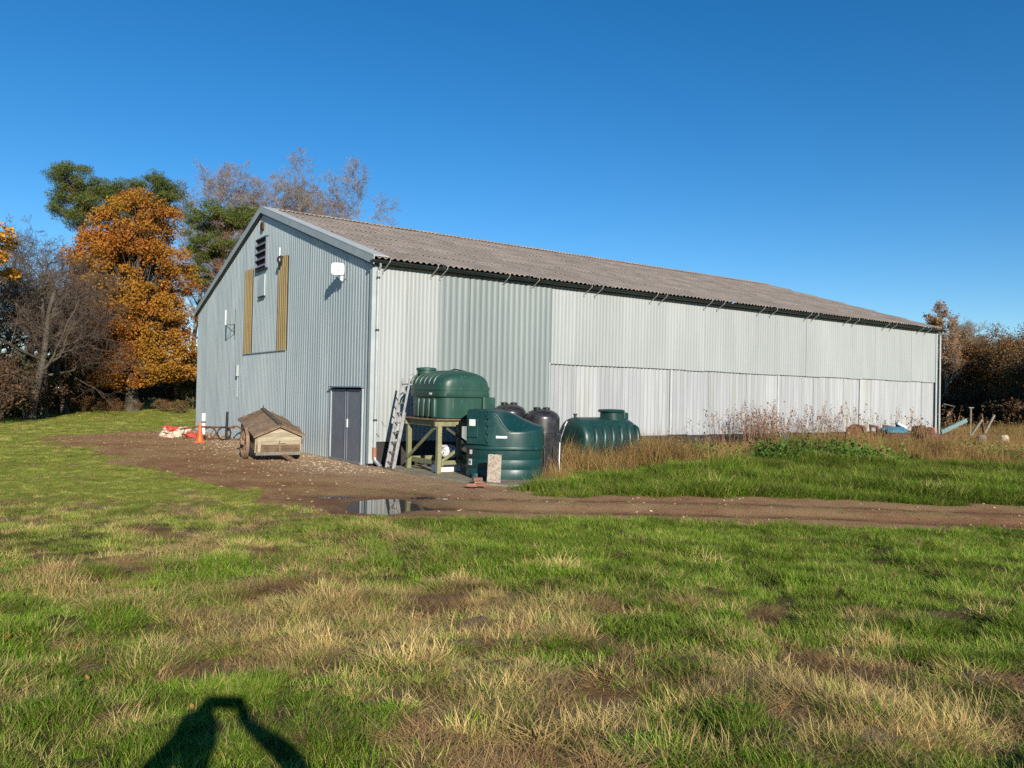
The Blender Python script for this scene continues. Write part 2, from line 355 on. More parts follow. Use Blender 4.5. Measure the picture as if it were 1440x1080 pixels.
gme = npmesh('ground', np.stack([fx, fy, gz], 1), np.stack([ii, ii+1, ii+nx_+1, ii+nx_], 1), bpy.data.materials.new('tmp'))
for nm, a in (('dirt', dirtmask(fx, fy)), ('dry', dryfield(fx, fy)), ('bare', barefield(fx, fy)), ('turf', sst(10.5, 14.5, fy)), ('rut', rutfield(fx, fy)), ('wet', np.clip(np.maximum(puddle_d(fx, fy)*22, .9*np.exp(-(((fx-PUD.x)/1.35)**2+((fy-PUD.y)/1.35)**2))*(.4+1.2*fbm(fx, fy, 2.0, 3))), 0, 1)),
              ('chips', np.clip(np.exp(-((-(fx-NX)*sy+(fy-NY)*cy-3)/9)**2)*sst(-3.2, -.3, (fx-NX)*cy+(fy-NY)*sy), 0, 1))):
    gme.attributes.new(nm, 'FLOAT', 'POINT').data.foreach_set('value', np.asarray(a, np.float32))
gme.shade_smooth()
def ground_mat():
    m, t, out = _nt('grass_soil_ground')
    p = t.nodes.new('ShaderNodeBsdfPrincipled'); t.links.new(p.outputs[0], out.inputs[0])
    pos = _pos(t); n1 = _noise(t, pos, 2.2, 6); n2 = _noise(t, pos, 26, 5, .7); n3 = _noise(t, pos, 70, 3, .7); n0 = _noise(t, pos, .5, 4)
    green = _mix(t, _rng(t, n2, .35, .65), (.175, .195, .022), (.25, .255, .04))
    dk = _mix(t, _rng(t, n2, .35, .65), (.055, .044, .014), (.10, .08, .026))
    green = _mix(t, _attr(t, 'turf'), dk, green)
    thatch = _mix(t, _rng(t, n2, .35, .65), (.13, .08, .042), (.28, .20, .10))
    g = _mix(t, _rng(t, _attr(t, 'dry'), .2, .75), green, thatch)
    g = _mix(t, _rng(t, _math(t, 'ADD', _attr(t, 'bare'), _math(t, 'MULTIPLY', _math(t, 'SUBTRACT', n2, .5), .6)), .3, .7), g, (.165, .095, .048))
    soil = _mix(t, _rng(t, n1, .35, .65), (.225, .105, .044), (.315, .165, .075))
    soil = _mix(t, _rng(t, n0, .42, .58), soil, (.325, .195, .085))
    soil = _mix(t, _rng(t, n3, .58, .7), soil, (.42, .28, .15))
    soil = _mix(t, _rng(t, n2, .60, .72), soil, (.12, .056, .026))
    chips = _mix(t, _rng(t, n3, .4, .6), (.34, .225, .125), (.58, .465, .32))
    soil = _mix(t, _math(t, 'MULTIPLY', _attr(t, 'chips'), _rng(t, n2, .35, .6), True), soil, chips)
    soil = _mix(t, _math(t, 'MULTIPLY', _attr(t, 'rut'), _rng(t, n1, .3, .6), True), soil, (.12, .055, .026))
    c = _mix(t, _rng(t, _math(t, 'ADD', _attr(t, 'dirt'), _math(t, 'MULTIPLY', _math(t, 'SUBTRACT', n2, .5), .7)), .36, .6), g, soil)
    c = _mix(t, _math(t, 'MULTIPLY', _attr(t, 'wet'), .75, True), c, (.035, .022, .014))
    t.links.new(c, p.inputs['Base Color'])
    t.links.new(_rng(t, _attr(t, 'wet'), 0.2, 1.0, .95, .35), p.inputs['Roughness']); p.inputs['Specular IOR Level'].default_value = .12
    b = t.nodes.new('ShaderNodeBump'); b.inputs['Strength'].default_value = .8; b.inputs['Distance'].default_value = .035
    t.links.new(_math(t, 'ADD', n2, _math(t, 'MULTIPLY', n3, .5)), b.inputs['Height']); t.links.new(b.outputs[0], p.inputs['Normal'])
    return m
gme.materials[0] = ground_mat()
ground = link('ground', gme); tag(ground, 'rough grass field with a bare brown earth track across it', 'ground', kind='structure')

# puddle sheet: lies in the dips of the track, the ground cuts its outline
mw, tw, ow = _nt('puddle_water'); pw = tw.nodes.new('ShaderNodeBsdfPrincipled'); tw.links.new(pw.outputs[0], ow.inputs[0])
pw.inputs['Base Color'].default_value = (.07, .048, .03, 1); pw.inputs['Roughness'].default_value = .035; pw.inputs['IOR'].default_value = 1.33
pw.inputs['Specular IOR Level'].default_value = .6
pb = MB(); ring = []
for j in range(36):
    a = 2*math.pi*j/36; ring.append((PUD.x+1.75*math.cos(a), PUD.y+1.25*math.sin(a)+.12, -.034))
pb.add(ring, [tuple(range(36))]); pud = pb.build('puddle', mw); tag(pud, 'shallow rain puddle on the track mirroring the barn', 'puddle', kind='structure')

# ------------------------------------------------------------------ barn
barn = thing('barn', 'long grey corrugated metal barn with low pitched weathered roof', 'barn', (NX, NY, 0), R_(YAW))
SL = math.atan2(RIDGE-EAVE, BL_W/2)
def zroof(y): return EAVE+min(y, BL_W-y)*math.tan(SL)
def boxprofile(w, pitch=.2, rib=.05, flank=.022, depth=.03):
    """trapezoidal ribbed profile across a sheet: list of (x, depth)"""
    pr = [(0, 0)]; n = max(1, round(w/pitch)); p = w/n
    for i in range(n):
        c = (i+.5)*p
        pr += [(c-rib/2-flank, 0), (c-rib/2, depth), (c+rib/2, depth), (c+rib/2+flank, 0)]
    return pr+[(w, 0)]
def sineprofile(w, pitch=.178, amp=.026, seg=6):
    n = max(1, round(w/pitch)); return [(w*i/(n*seg), amp*math.sin(2*math.pi*i/seg)) for i in range(n*seg+1)]
def sheet_mesh(name, prof, zlo, zhi, mat, side='f', smooth=False):
    """vertical sheet; side f: runs along +x facing -y; side g: runs along +y facing -x. zhi may be a function of the run."""
    v = []; f = []
    for (a, d) in prof:
        zt = zhi(a) if callable(zhi) else zhi
        for z in (zlo, zt):
            v.append((a, -d, z) if side == 'f' else (-d, a, z))
        for z in (zlo, zt):                                              # 3 mm thick back edge so the cut ends read as sheet
            v.append((a, -d+.006, z) if side == 'f' else (-d+.006, a, z))
    for i in range(len(prof)-1):
        k = 4*i
        q = [(k, k+4, k+5, k+1), (k+2, k, k+4, k+6)[:2]+(k+4, k+6), (k+1, k+5, k+7, k+3)]
        f += [tuple(x) if side == 'f' else tuple(x[::-1]) for x in q]
    me = bpy.data.meshes.new(name); me.from_pydata(v, [], f); me.update(); me.materials.append(MT[mat])
    if smooth: me.shade_smooth(); me.set_sharp_from_angle(angle=R_(58))
    return me
# front wall: two pale sheets, four grey-green sheets, then pale upper sheets lapping over white fibre-cement ones
rnd = random.Random(5)
mA = sheet_mesh('cladding_sheet', boxprofile(1.0, .125, .03, .028, .013), .64, 5.47, 'white_clad')
mB = sheet_mesh('cladding_sheet', boxprofile(1.0, .2, .055, .052, .026), .62, 5.47, 'green_clad')
mC = sheet_mesh('cladding_sheet', boxprofile(1.0, .143, .032, .034, .012), 2.97, 5.47, 'white_clad')
mC2 = sheet_mesh('cladding_sheet', boxprofile(.28, .14, .032, .034, .012), 2.97, 5.47, 'white_clad')
for i in range(29):
    x = i*1.0+.0
    me = mA if i < 2 else mB if i < 6 else mC
    o = link('cladding_sheet', me, barn, loc=(x+.0, -.03-(i % 2)*.004-(.012 if 2 <= i < 6 else 0), rnd.uniform(-.012, .012))); o.rotation_euler = (0, rnd.uniform(-.0015, .0015), rnd.uniform(-.006, .006))
link('cladding_sheet', mC2, barn, loc=(29.0-.08, -.036, 0))
mD = sheet_mesh('fibre_cement_sheet', sineprofile(1.068, .178, .020, 8), .68, 3.05, 'fibre_white', smooth=True)
for i in range(22):
    x = 5.93+i*1.053
    o = link('fibre_cement_sheet', mD, barn, loc=(x, .036-(i % 2)*.006, rnd.uniform(-.012, .012)))
    o.rotation_euler = (0, rnd.uniform(-.002, .002), 0)
for x0, x1 in ((0, 5.93), (5.93, BL_L)):
    MB().box(((x0+x1)/2, .10, .335), (x1-x0, .16, .67)).build('plinth', 'plinth', barn)
MB().box((BL_L/2, .5, .3), (BL_L-.3, .5, .58)).build('inner_kerb', 'dark', barn)
MB().box((5.90, -.075, 1.83), (.045, .06, 2.34)).build('edge_trim', 'trim', barn)
for x in (11.35, 17.3, 22.95):
    MB().box((x, .010, 1.85), (.10, .014, 2.3)).build('joint_strip', 'cap', barn)
# gable wall facing the yard
def zt_(y0): return lambda a: zroof(min(max(y0+a, 0), BL_W))-.10
gab = [(.03, .42, 0), (.42, .8, 2.09), (.8, 1.8, 2.09), (1.8, 2.62, 2.09), (2.62, 2.8, 0)]
for k in range(3, 20):
    y0, y1 = k-.2, min(k+.8, BL_W-.02)
    if k in (7, 11): gab += [(y0, y1, 0, 3.34), (y0, y1, 6.54)]
    elif 7 < k < 11: gab += [(y0, y1, 0, 3.34), (y0, y1, 3.34)]
    else: gab.append((y0, y1, 0))
for i, g in enumerate(gab):
    y0, y1, z0 = g[:3]; w = y1-y0
    zt = g[3] if len(g) > 3 else zt_(y0)
    pit = .2 if (y0 < 6.7 or y0 > 11.7) else .167
    me = sheet_mesh('cladding_sheet', boxprofile(w, pit, .055, .03, .011), z0, zt, 'gable', 'g')
    link('cladding_sheet', me, barn, loc=(-.03-(.008 if len(g) > 3 else 0)-(i % 2)*.004, y0, 0))
for k in (7, 11):
    me = sheet_mesh('translucent_sheet', boxprofile(1.0, .2, .06, .022, .03), 3.32, 6.58, 'grp', 'g'); tag(me and link('translucent_sheet', me, barn, loc=(-.052, k-.2, 0)), 'yellow brown translucent sheet set in the grey gable')
MB().box((-.075, 9.3, 3.335), (.02, 5.0, .03)).build('seam_strip', 'trim', barn)
# far gable, rear wall (plain profiled walls, out of sight) and rear roof
bk = MB()
bk.add([(BL_L, 0, 0), (BL_L, BL_W, 0), (BL_L, BL_W, EAVE-.1), (BL_L, BL_W/2, RIDGE-.1), (BL_L, 0, EAVE-.1)], [(0, 1, 2, 3, 4)])
bk.build('far_gable_wall', 'gable', barn)
MB().box((BL_L/2, BL_W, EAVE/2), (BL_L-.02, .06, EAVE-.12)).build('rear_wall', 'gable', barn)
# door
dr = MB().box((.02, 1.52, 1.02), (.05, 2.2, 2.04)).build('door_recess', 'dark', barn)
for y0, y1, rx in ((.43, 1.50, 0.0), (1.52, 2.61, 0.0)):
    d = MB().box((-.035, (y0+y1)/2, 1.04), (.05, y1-y0, 1.99)).build('door', 'door', barn, bevel=.006)
    MB().box((-.068, 1.44 if y0 < 1 else 1.58, 1.04), (.016, .04, 1.95)).build('meeting_stile', 'door', d)
    if y0 < 1: MB().box((-.082, 1.40, 1.08), (.03, .08, .24)).build('handle', 'white_pl', d, bevel=.008)
MB().box((-.085, 1.52, 2.10), (.13, 2.34, .035)).build('door_drip_flashing', 'door', barn)
for y in (.40, 2.64): MB().box((-.07, y, 1.03), (.045, .05, 2.06)).build('door_jamb', 'trim', barn)
MB().box((-.07, 1.5, .03), (.10, 2.2, .06)).build('door_sill', 'steel', barn)
# louvre
lv = MB().box((-.055, 9.66, 6.965), (.03, 1.20, 1.10)).build('louvre_vent', 'dark', barn)
for yy, zz, dy, dz in ((9.05, 6.965, .05, 1.14), (10.28, 6.965, .05, 1.14), (9.66, 7.54, 1.28, .05), (9.66, 6.39, 1.28, .05)):
    MB().box((-.085, yy, zz), (.10, dy, dz)).build('frame', 'gutter' if dy > 1 else 'door', lv)
for k in range(4):
    MB().box((-.10, 9.66, 6.54+k*.265), (.015, 1.16, .17), Matrix.Rotation(R_(38), 3, 'Y')).build('slat', 'door', lv)
hb = MB().box((-.085, 9.55, 5.78), (.04, .72, .78)).build('hatch', 'gable', barn)
MB().box((-.105, 9.55, 5.385), (.05, .76, .03)).build('hatch_ledge', 'gutter', hb)
rv = MB().lathe([(.17, 0), (.17, .05), (.12, .06), (.12, .03)], 20, (-.06, 9.68, 8.0), Matrix.Rotation(R_(-90), 3, 'Y')).build('round_vent', 'rust', barn)
MB().lathe([(.11, 0), (.11, .02)], 16, (-.115, 9.68, 8.0), Matrix.Rotation(R_(-90), 3, 'Y')).build('round_vent_hood', 'dark', rv)
MB().box((-.10, 12.45, 2.70), (.10, .18, .44)).build('meter_box', 'trim', barn, bevel=.01)
MB().tube([(-.08, 12.42, 2.47), (-.08, 12.42, 1.65)], .015, 6).build('conduit', 'trim', barn)
MB().tube([(-.06, 13.05, 5.2), (-.06, 13.05, 4.0)], .012, 6).build('conduit', 'gutter', barn)
# corner flashing, barge flashings
def angle_flash(x0, y0, sx_, sy_):
    m = MB(); m.box((x0+sx_*.06, y0-.0, 2.78), (.14, .012, 5.42)); m.box((x0-.0, y0+sy_*.075, 2.78), (.012, .15, 5.42)); return m
angle_flash(-.078, -.085, 1, 1).build('corner_flashing', 'trim', barn)
m = MB(); m.box((BL_L+.0, -.075, 2.78), (.14, .014, 5.4)); m.build('corner_flashing', 'trim', barn)
for sgn in (0, 1):
    Y = (lambda y: y) if sgn == 0 else (lambda y: BL_W-y)
    def P(y, dz): return (y, EAVE+y*math.tan(SL)+dz)
    a, b = -.30, BL_W/2
    for nm, x0, x1, za, zb in (('barge_flashing', -.16, -.135, -.15, .075), ('verge_capping', -.165, .28, .075, .098)):
        mb = MB(); v = []
        for y in (a, b):
            for x, dz in ((x0, za), (x1, za), (x1, zb), (x0, zb)): yy, z = P(y, dz); v.append((x, Y(yy), z))
        mb.add(v, [(0, 1, 2, 3), (7, 6, 5, 4), (0, 4, 5, 1), (1, 5, 6, 2), (2, 6, 7, 3), (3, 7, 4, 0)]); mb.build(nm, 'cap' if nm[0] == 'v' else 'trim', barn)
    mb = MB(); v = []
    for y in (a+.1, b):
        for x, dz in ((-.13, -.20), (-.05, -.20), (-.05, -.1), (-.13, -.1)): yy, z = P(y, dz); v.append((x, Y(yy), z))
    mb.add(v, [(0, 1, 2, 3), (7, 6, 5, 4), (0, 4, 5, 1), (1, 5, 6, 2), (2, 6, 7, 3), (3, 7, 4, 0)]); mb.build('barge_shadow_strip', 'gutter', barn)  # dark strip standing in for the shadow under the barge
# roof sheets: six courses of 28 corrugated sheets, each lapping the one below
ROWS, COLS, SW = 6, 28, 1.046
slope_len = (BL_W/2+.27)/math.cos(SL); rp = slope_len/ROWS
def roof_mesh():
    pr = sineprofile(1.068+.03, .178, .027, 6); v = []; f = []
    L = rp+.14
    for (x, d) in pr:
        v += [(x, 0, d), (x, L, d), (x, 0, d-.034)]
    for i in range(len(pr)-1):
        k = 3*i; f += [(k, k+3, k+4, k+1), (k+2, k+5, k+3, k)]
    me = bpy.data.meshes.new('roof_sheet'); me.from_pydata(v, [], f); me.update(); me.materials.append(MT['roof']); me.shade_smooth()
    me.set_sharp_from_angle(angle=R_(60)); return me
rme = roof_mesh(); tilt = .052/rp
for r in range(ROWS):
    for c in range(COLS):
        s0 = r*rp; y = -.27+s0*math.cos(SL); z = EAVE-.27*math.tan(SL)+s0*math.sin(SL)
        o = link('roof_sheet', rme, barn, loc=(-.12+c*SW+rnd.uniform(-.006, .006), y-.066*math.sin(SL), z+.066*math.cos(SL)+rnd.uniform(-.004, .004)))
        o.rotation_euler = (SL-tilt+rnd.uniform(-.002, .002), 0, rnd.uniform(-.0015, .0015))
o = MB().add([(-.1, BL_W/2, RIDGE), (BL_L+.1, BL_W/2, RIDGE), (BL_L+.1, BL_W+.3, EAVE-.09), (-.1, BL_W+.3, EAVE-.09)], [(0, 1, 2, 3)]).build('rear_roof', 'roof', barn)
mb = MB(); pr = sineprofile(1.068+.02, .178, .02, 4); v = []; f = []
for (x, d) in pr: v += [(x, -.30, -.30*math.tan(SL)+.075+d), (x, -.06, .06+d*.4), (x, .06, .06+d*.4), (x, .30, -.30*math.tan(SL)+.075+d), (x, -.30, -.30*math.tan(SL)+.05+d)]
for i in range(len(pr)-1):
    k = 5*i; f += [(k, k+5, k+6, k+1), (k+1, k+6, k+7, k+2), (k+2, k+7, k+8, k+3), (k+4, k+9, k+5, k)]
mb.add(v, f); rcm = mb.mesh('ridge_capping', MT['roof'], True)
for c in range(COLS): link('ridge_capping', rcm, barn, loc=(-.12+c*SW, BL_W/2, RIDGE+.015+rnd.uniform(0, .012)))
# eaves: soffit board, gutter, stays, downpipes
MB().box((BL_L/2, -.05, 5.47), (BL_L+.1, .12, .10)).build('eaves_board', 'gutter', barn)
gp = [(-.085*math.cos(t), -.085*math.sin(t)) for t in np.linspace(0, math.pi, 9)]
mb = MB(); v = []; f = []
for x in (-.22, BL_L+.30):
    for (a, b) in gp: v.append((x, -.27+a, 5.475+b))
    for (a, b) in gp[::-1]: v.append((x, -.27+a*.9, 5.475+b*.9+.004))
n = 18
for j in range(n): f.append((j, (j+1) % n, n+(j+1) % n, n+j))
f += [tuple(range(n))[::-1], tuple(range(n, 2*n))]
mb.add(v, f); gut = mb.build('gutter', 'gutter', barn, True)
for x in np.arange(1.9, 29, 2.93):
    MB().tube([(x, -.27, 5.475), (x+.10, -.27, 5.475)], .094, 12).build('gutter_joint', 'gutter', gut)
for x in (.28, 1.74, 2.04, 4.15, 5.23, 7.32, 7.77, 10.23, 10.67, 12.94, 13.62, 15.89, 16.66, 18.83, 19.3, 21.54, 22.17, 24.53, 25.11, 27.4, 28.1):
    mb = MB(); mb.tube([(x+.03, -.37, 5.54), (x-.0, -.37, 5.44), (x-.05, -.06, 5.22)], .014, 6); mb.box((x-.05, -.062, 5.20), (.04, .02, .07)); mb.build('gutter_stay', 'stay', barn)
def downpipe(x, bend=True):
    dp = MB().tube([(x, -.27, 5.42), (x, -.25, 5.32), (x, -.15, 5.22), (x, -.15, .45)], .042, 12).build('downpipe', 'trim', barn, True)
    for z in (3.6, 1.2, 5.0):
        MB().lathe([(.052, 0), (.052, .05)], 12, (x, -.15, z)).build('pipe_bracket', 'gutter' if bend else 'trim', dp)
    if bend:
        MB().tube([(x, -.15, .50), (x, -.15, .22)], .058, 12).build('collar', 'clay', dp, True)
        MB().tube([(x, -.15, .24), (x+.02, -.18, .14), (x+.10, -.34, .0)], .055, 12).build('shoe', 'steel', dp, True)
downpipe(.06); downpipe(BL_L+.16, False)

# things fixed to the gable (each can be unscrewed)
an = thing('panel_antenna', 'white square panel antenna on an arm by the gable corner', 'antenna', BL(-.30, 1.80, 5.45), R_(YAW))
a_ = MB(); Rm = Matrix.Rotation(R_(-20), 3, 'Z')
a_.loft([[tuple(Rm @ Vector((y*.98+.0, -.02*0+zz, x))) for (x, y, _) in srect(.19, .20, 0, 28, 5)] for zz in (-.03, -.05)][::-1] if False else [[tuple(Rm @ Vector((p[0], d, p[1]))) for p in srect(.18, .17, 0, 28, 5)] for d in (-.05, -.02)])
a_.build('panel', 'white_pl', an, True)
MB().box(Rm @ Vector((0, -.055, -.05)), (.08, .006, .02), Rm).build('badge', 'gutter', an)
MB().tube([(0, 0, -.05), (.05, .02, -.24), (.26, .02, -.24)], .018, 8).build('arm', 'steel', an)
bx = MB().box((.12, .0, -.22), (.08, .07, .20)).build('junction_box', 'white_pl', an, bevel=.01)
la = thing('wall_lamp', 'black bulkhead lamp with white rod above brown gable strip', 'lamp', BL(-.1, 7.25, 6.52), R_(YAW))
MB().lathe([(.03, -.22), (.085, -.16), (.09, -.04), (.05, .03), (.02, .05)], 14, (-.10, 0, 0)).build('lamp_body', 'black_pl', la, True)
MB().tube([(.03, 0, .02), (-.10, 0, .06)], .02, 8).build('arm', 'black_pl', la)
MB().tube([(-.10, 0, .05), (-.10, 0, .33)], .022, 8).build('rod', 'white_pl', la)
wa = thing('whip_antenna', 'white rod antenna on a black triangular wall bracket', 'antenna', BL(-.1, 13.1, 4.35), R_(YAW))
MB().tube([(-.32, 0, .18), (-.32, 0, .78)], .03, 8).build('rod', 'white_pl', wa)
mb = MB(); mb.tube([(.04, 0, .22), (-.34, 0, .18)], .014, 6); mb.tube([(.04, 0, -.10), (-.34, 0, .18)], .014, 6); mb.tube([(.03, 0, .25), (.03, 0, -.14)], .014, 6); mb.build('bracket', 'gutter', wa)

# ------------------------------------------------------------------ concrete pad and tanks
pad = MB(); pp = [(.15, -.55), (2.9, -.55), (3.3, -2.6), (2.9, -4.4), (1.9, -5.55), (.75, -5.5), (.30, -4.6), (.05, -3.0), (.0, -1.5)]
pad.add([(x, y, z) for z in (-.15, .035) for x, y in pp], [tuple(range(9))[::-1], tuple(range(9, 18))]+[(i, (i+1) % 9, 9+(i+1) % 9, 9+i) for i in range(9)])
po = pad.build('concrete_pad', 'concrete', None, bevel=.02); po.location = (NX, NY, 0); po.rotation_euler = (0, 0, R_(YAW)); tag(po, 'stained concrete pad under the tank stand by the barn corner', 'concrete pad', kind='structure')
st = thing('tank_stand', 'green algae stained timber stand carrying the raised tank', 'stand', BL(0, 0, .035), R_(YAW))
X0, X1, Y0, Y1, ZD = .52, 2.02, -2.79, -1.23, 1.26
for x in (X0, X1):
    for y in (Y0, Y1): MB().box((x, y, .60), (.11, .11, 1.20)).build('leg', 'wood_green', st, bevel=.006)
for y in (Y0, Y1): MB().box(((X0+X1)/2, y, 1.215), (X1-X0+.26, .07, .15)).build('beam', 'wood_green', st, bevel=.006)
for x in (X0-.02, (X0+X1)/2, X1+.02): MB().box((x, (Y0+Y1)/2, 1.215), (.07, Y1-Y0-.07, .148)).build('beam', 'wood_green', st, bevel=.006)
for k in range(8): MB().box(((X0+X1)/2, Y0-.03+k*.228, 1.305), (X1-X0+.3, .20, .03)).build('deck_board', 'wood_brown', st)
for x in (X0, X1): MB().box((x+.075, (Y0+Y1)/2, .24), (.045, Y1-Y0+.15, .11)).build('rail', 'wood_green', st)
for y in (Y0, Y1): MB().box(((X0+X1)/2, y+.075, .25), (X1-X0+.1, .04, .10)).build('rail', 'wood_green', st)
MB().beam((X0-.07, Y0+.08, 1.12), (X0-.07, Y1-.05, .28), .03, .075).build('brace', 'wood_green', st)
MB().beam((X0+.05, Y0-.07, .30), (X1-.15, Y0-.07, 1.12), .03, .075).build('brace', 'wood_green', st)
MB().beam((X1-.05, Y0-.10, .30), (X0+.15, Y0-.10, 1.10), .028, .06).build('brace', 'bark', st)
# raised oil tank
t1 = thing('raised_oil_tank', 'faded green oil tank with domed top raised on timber stand', 'tank', BL(1.24, -2.02, 1.356), R_(YAW))
rings = []
for z, a, b in ((0, .68, .82), (.02, .715, .86), (.10, .72, .865), (.53, .73, .875), (.535, .775, .92), (.55, .785, .93), (.66, .785, .93), (.665, .77, .915), (.70, .77, .915), (.705, .785, .93), (.795, .785, .93), (.80, .755, .90)):
    rings.append(srect(a, b, z, 64, 5.0))
for t in np.linspace(.06, .985, 12):
    rings.append(srect(.755*math.sqrt(max(0, 1-t**2.6)), .90*(1-.40*t**4), .80+.40*t, 64, 5.0-1.2*t))
MB().loft(rings).build('tank_shell', 'green_old', t1, True)
for k in range(4):                                                       # moulded buttresses on the yard side
    y = -.52+k*.27
    MB().loft([srect(.07*q, .095*q, z, 20, 3.0, -.735, y) for z, q in ((.02, .7), (.05, 1), (.42, 1), (.49, .75), (.51, .3))]).build('buttress', 'green_old', t1, True)
for k in range(6):                                                       # ribs over the dome
    y = -.50+k*.235
    MB().tube([(.755*math.sqrt(max(0, 1-t**2.6))*s_, y, .80+.40*t-.006) for s_, t in ((-1, .12), (-1, .3), (-1, .5), (-1, .7), (-1, .86), (-1, .95), (-1, .99))], [.02, .028, .03, .03, .028, .024, .012], 8, ref=(0, 1, 0)).build('rib', 'green_old', t1, True)
ld = MB().lathe([(.235, 0), (.235, .10), (.26, .105), (.26, .16), (.23, .175), (.05, .19)], 28, (-.36, .60, 1.10)).build('manhole_lid', 'green_old', t1, True)
MB().tube([(-.05, -.05, 1.19), (.10, -.05, 1.245), (.38, -.10, 1.20)], .018, 6).build('vent_pipe', 'gutter', t1)
MB().box((-.787, -.42, .61), (.006, .13, .05)).build('sticker', 'white_pl', t1)
MB().box((.60, -.90, .28), (.36, .10, .53)).build('corner_block', 'green_old', t1, bevel=.03)
MB().tube([(.1, -.88, .06), (.22, -1.0, .03), (.30, -1.02, -.18), (.45, -.98, -.30), (.62, -.9, -.22), (.75, -.85, -.02)], .014, 6).build('outlet_hose', 'black_pl', t1)
# bunded fuel station
c2 = G(709, 677); rd = Vector((c2.x, c2.y, 0)).normalized(); c2 = c2+rd*.80
t2 = thing('fuel_tank', 'dark green round fuel tank with hinged cabinet and white stickers', 'tank', (c2.x, c2.y, .0), math.atan2(-rd.x, rd.y))
A2, B2 = .93, .80
low = []
for z, q in ((0, .955), (.03, .965), (.25, .972), (.265, .962), (.28, .972), (.47, .975), (.485, .966), (.50, .977), (.69, .98), (.70, .995), (.715, 1.02), (.755, 1.03), (.78, 1.02), (.79, .985)):
    low.append(srect(A2*q, B2*q, z, 72, 2.3))
def top2(x, y):
    """height of the lid: flat above the cabinet, then a crest falling to the right with a chamfered front"""
    u = x/A2; crest = 1.62-.36*float(sst(-.25, 1.05, u)); edge = 1.61-.46*float(sst(-.30, .14, u))
    edge = min(edge, crest); return edge+(crest-edge)*float(sst(-.98, -.15, y/B2))
rings = list(low)
for k, q in enumerate((.985, .985, .98, .965, .93, .85, .6, .3, .04)):
    base = srect(A2*q, B2*q, 0, 72, 2.3); r_ = []
    for (x, y, _) in base:
        zt = top2(x, y); f_ = (.93-.79, .40)[0] if k == 0 else None
        if k == 0: z = .86
        elif k == 1: z = .80+(zt-.80)*.80
        elif k == 2: z = .80+(zt-.80)*.90
        elif k == 3: z = .80+(zt-.80)*.955
        elif k == 4: z = .80+(zt-.80)*.985
        else: z = zt
        r_.append((x, y, z))
    rings.append(r_)
MB().loft(rings).build('tank_shell', 'green_pl', t2, True)
# moulded shoulder ridge, its highlight put in as a paler green
MB().tube([(x, -.80*.985*(1-abs(x/A2)**2.3)**(1/2.3)-.004, top2(x, -.8)-.075+.05*float(sst(-.28, .16, x/A2))) for x in np.linspace(-.27, .18, 9)], [.008, .014, .018, .02, .02, .02, .018, .014, .008], 8, ref=(0, 1, 0)).build('shoulder_ridge', 'green_old', t2, True)
cb = MB(); Rc = Matrix.Rotation(R_(-33), 3, 'Z'); cc_ = Vector((-.585, -.56, 0))
def cbx(c, d): return (Rc @ Vector(c)+cc_+Vector((0, 0, c[2]*0)), d, Rc)
cb.box(Rc @ Vector((0, .10, 0))+cc_+Vector((0, 0, 1.20)), (.62, .36, .80), Rc); cab = cb.build('cabinet', 'green_pl', t2, bevel=.025)
d2 = MB().box(Rc @ Vector((-.02, -.10, 0))+cc_+Vector((0, 0, 1.195)), (.54, .05, .74), Rc).build('door', 'green_pl', cab, bevel=.015)
MB().box(Rc @ Vector((-.10, -.14, 0))+cc_+Vector((0, 0, 1.20)), (.30, .05, .44), Rc).build('raised_panel', 'green_pl', d2, bevel=.018)
MB().box(Rc @ Vector((-.10, -.168, 0))+cc_+Vector((0, 0, 1.32)), (.17, .006, .15), Rc).build('sticker', 'white_pl', d2)
for z in (.93, 1.12, 1.30, 1.46): MB().box(Rc @ Vector((.285, -.115, 0))+cc_+Vector((0, 0, z)), (.07, .06, .10), Rc).build('hinge', 'green_pl', cab, bevel=.012)
def on_shell(ang, z, w, h, nm, mat, out=.006):
    a = R_(ang); c, s_ = math.cos(a), math.sin(a); p = 2.3
    x, y = A2*.985*math.copysign(abs(c)**(2/p), c), B2*.985*math.copysign(abs(s_)**(2/p), s_)
    nrm = Vector((c/A2, s_/B2, 0)).normalized(); Rt = Matrix.Rotation(math.atan2(nrm.y, nrm.x)+math.pi/2, 3, 'Z')
    return MB().box(Vector((x, y, z))+nrm*out, (w, .008, h), Rt).build(nm, mat, t2)
on_shell(262, 1.005, .085, .055, 'sticker', 'white_pl'); on_shell(268.5, 1.005, .17, .05, 'sticker', 'white_pl', .01)
on_shell(213, .635, .09, .10, 'sticker', 'white_pl', .004); s3 = on_shell(212, .40, .12, .14, 'sticker', 'white_pl', .004)
on_shell(212, .40, .035, .06, 'sticker_mark', 'dark', .011)
MB().loft([srect(.09, .10, z, 16, 3, -.66, -.60) for z in (0, .10, .16)]).build('foot_lug', 'green_pl', t2, True)
# black water tanks
def black_tank(px, D, r, top, lab):
    p = at(px, D); t = thing('water_tank', lab, 'tank', (p.x, p.y, 0), R_(20), 'black domed water tanks')
    h = top-.28; prof = [(r*.97, 0), (r, .03), (r, h*.45), (r*1.035, h*.46), (r*1.035, h*.50), (r, h*.51), (r, h)]
    prof += [(r*math.cos(a), h+.26*math.sin(a)) for a in np.linspace(.12, 1.45, 9)]
    MB().lathe(prof, 40).build('tank_shell', 'black_pl', t, True)
    for dx in (-.16, .12): MB().lathe([(.085, 0), (.085, .05), (.10, .052), (.10, .085), (.04, .10)], 16, (dx, -.02, h+.205)).build('screw_cap', 'black_pl', t, True)
    for a in range(8): MB().beam((r*.4*math.cos(a*.785), r*.4*math.sin(a*.785), h+.235), (r*.86*math.cos(a*.785), r*.86*math.sin(a*.785), h+.125), .03, .03).build('rib', 'black_pl', t)
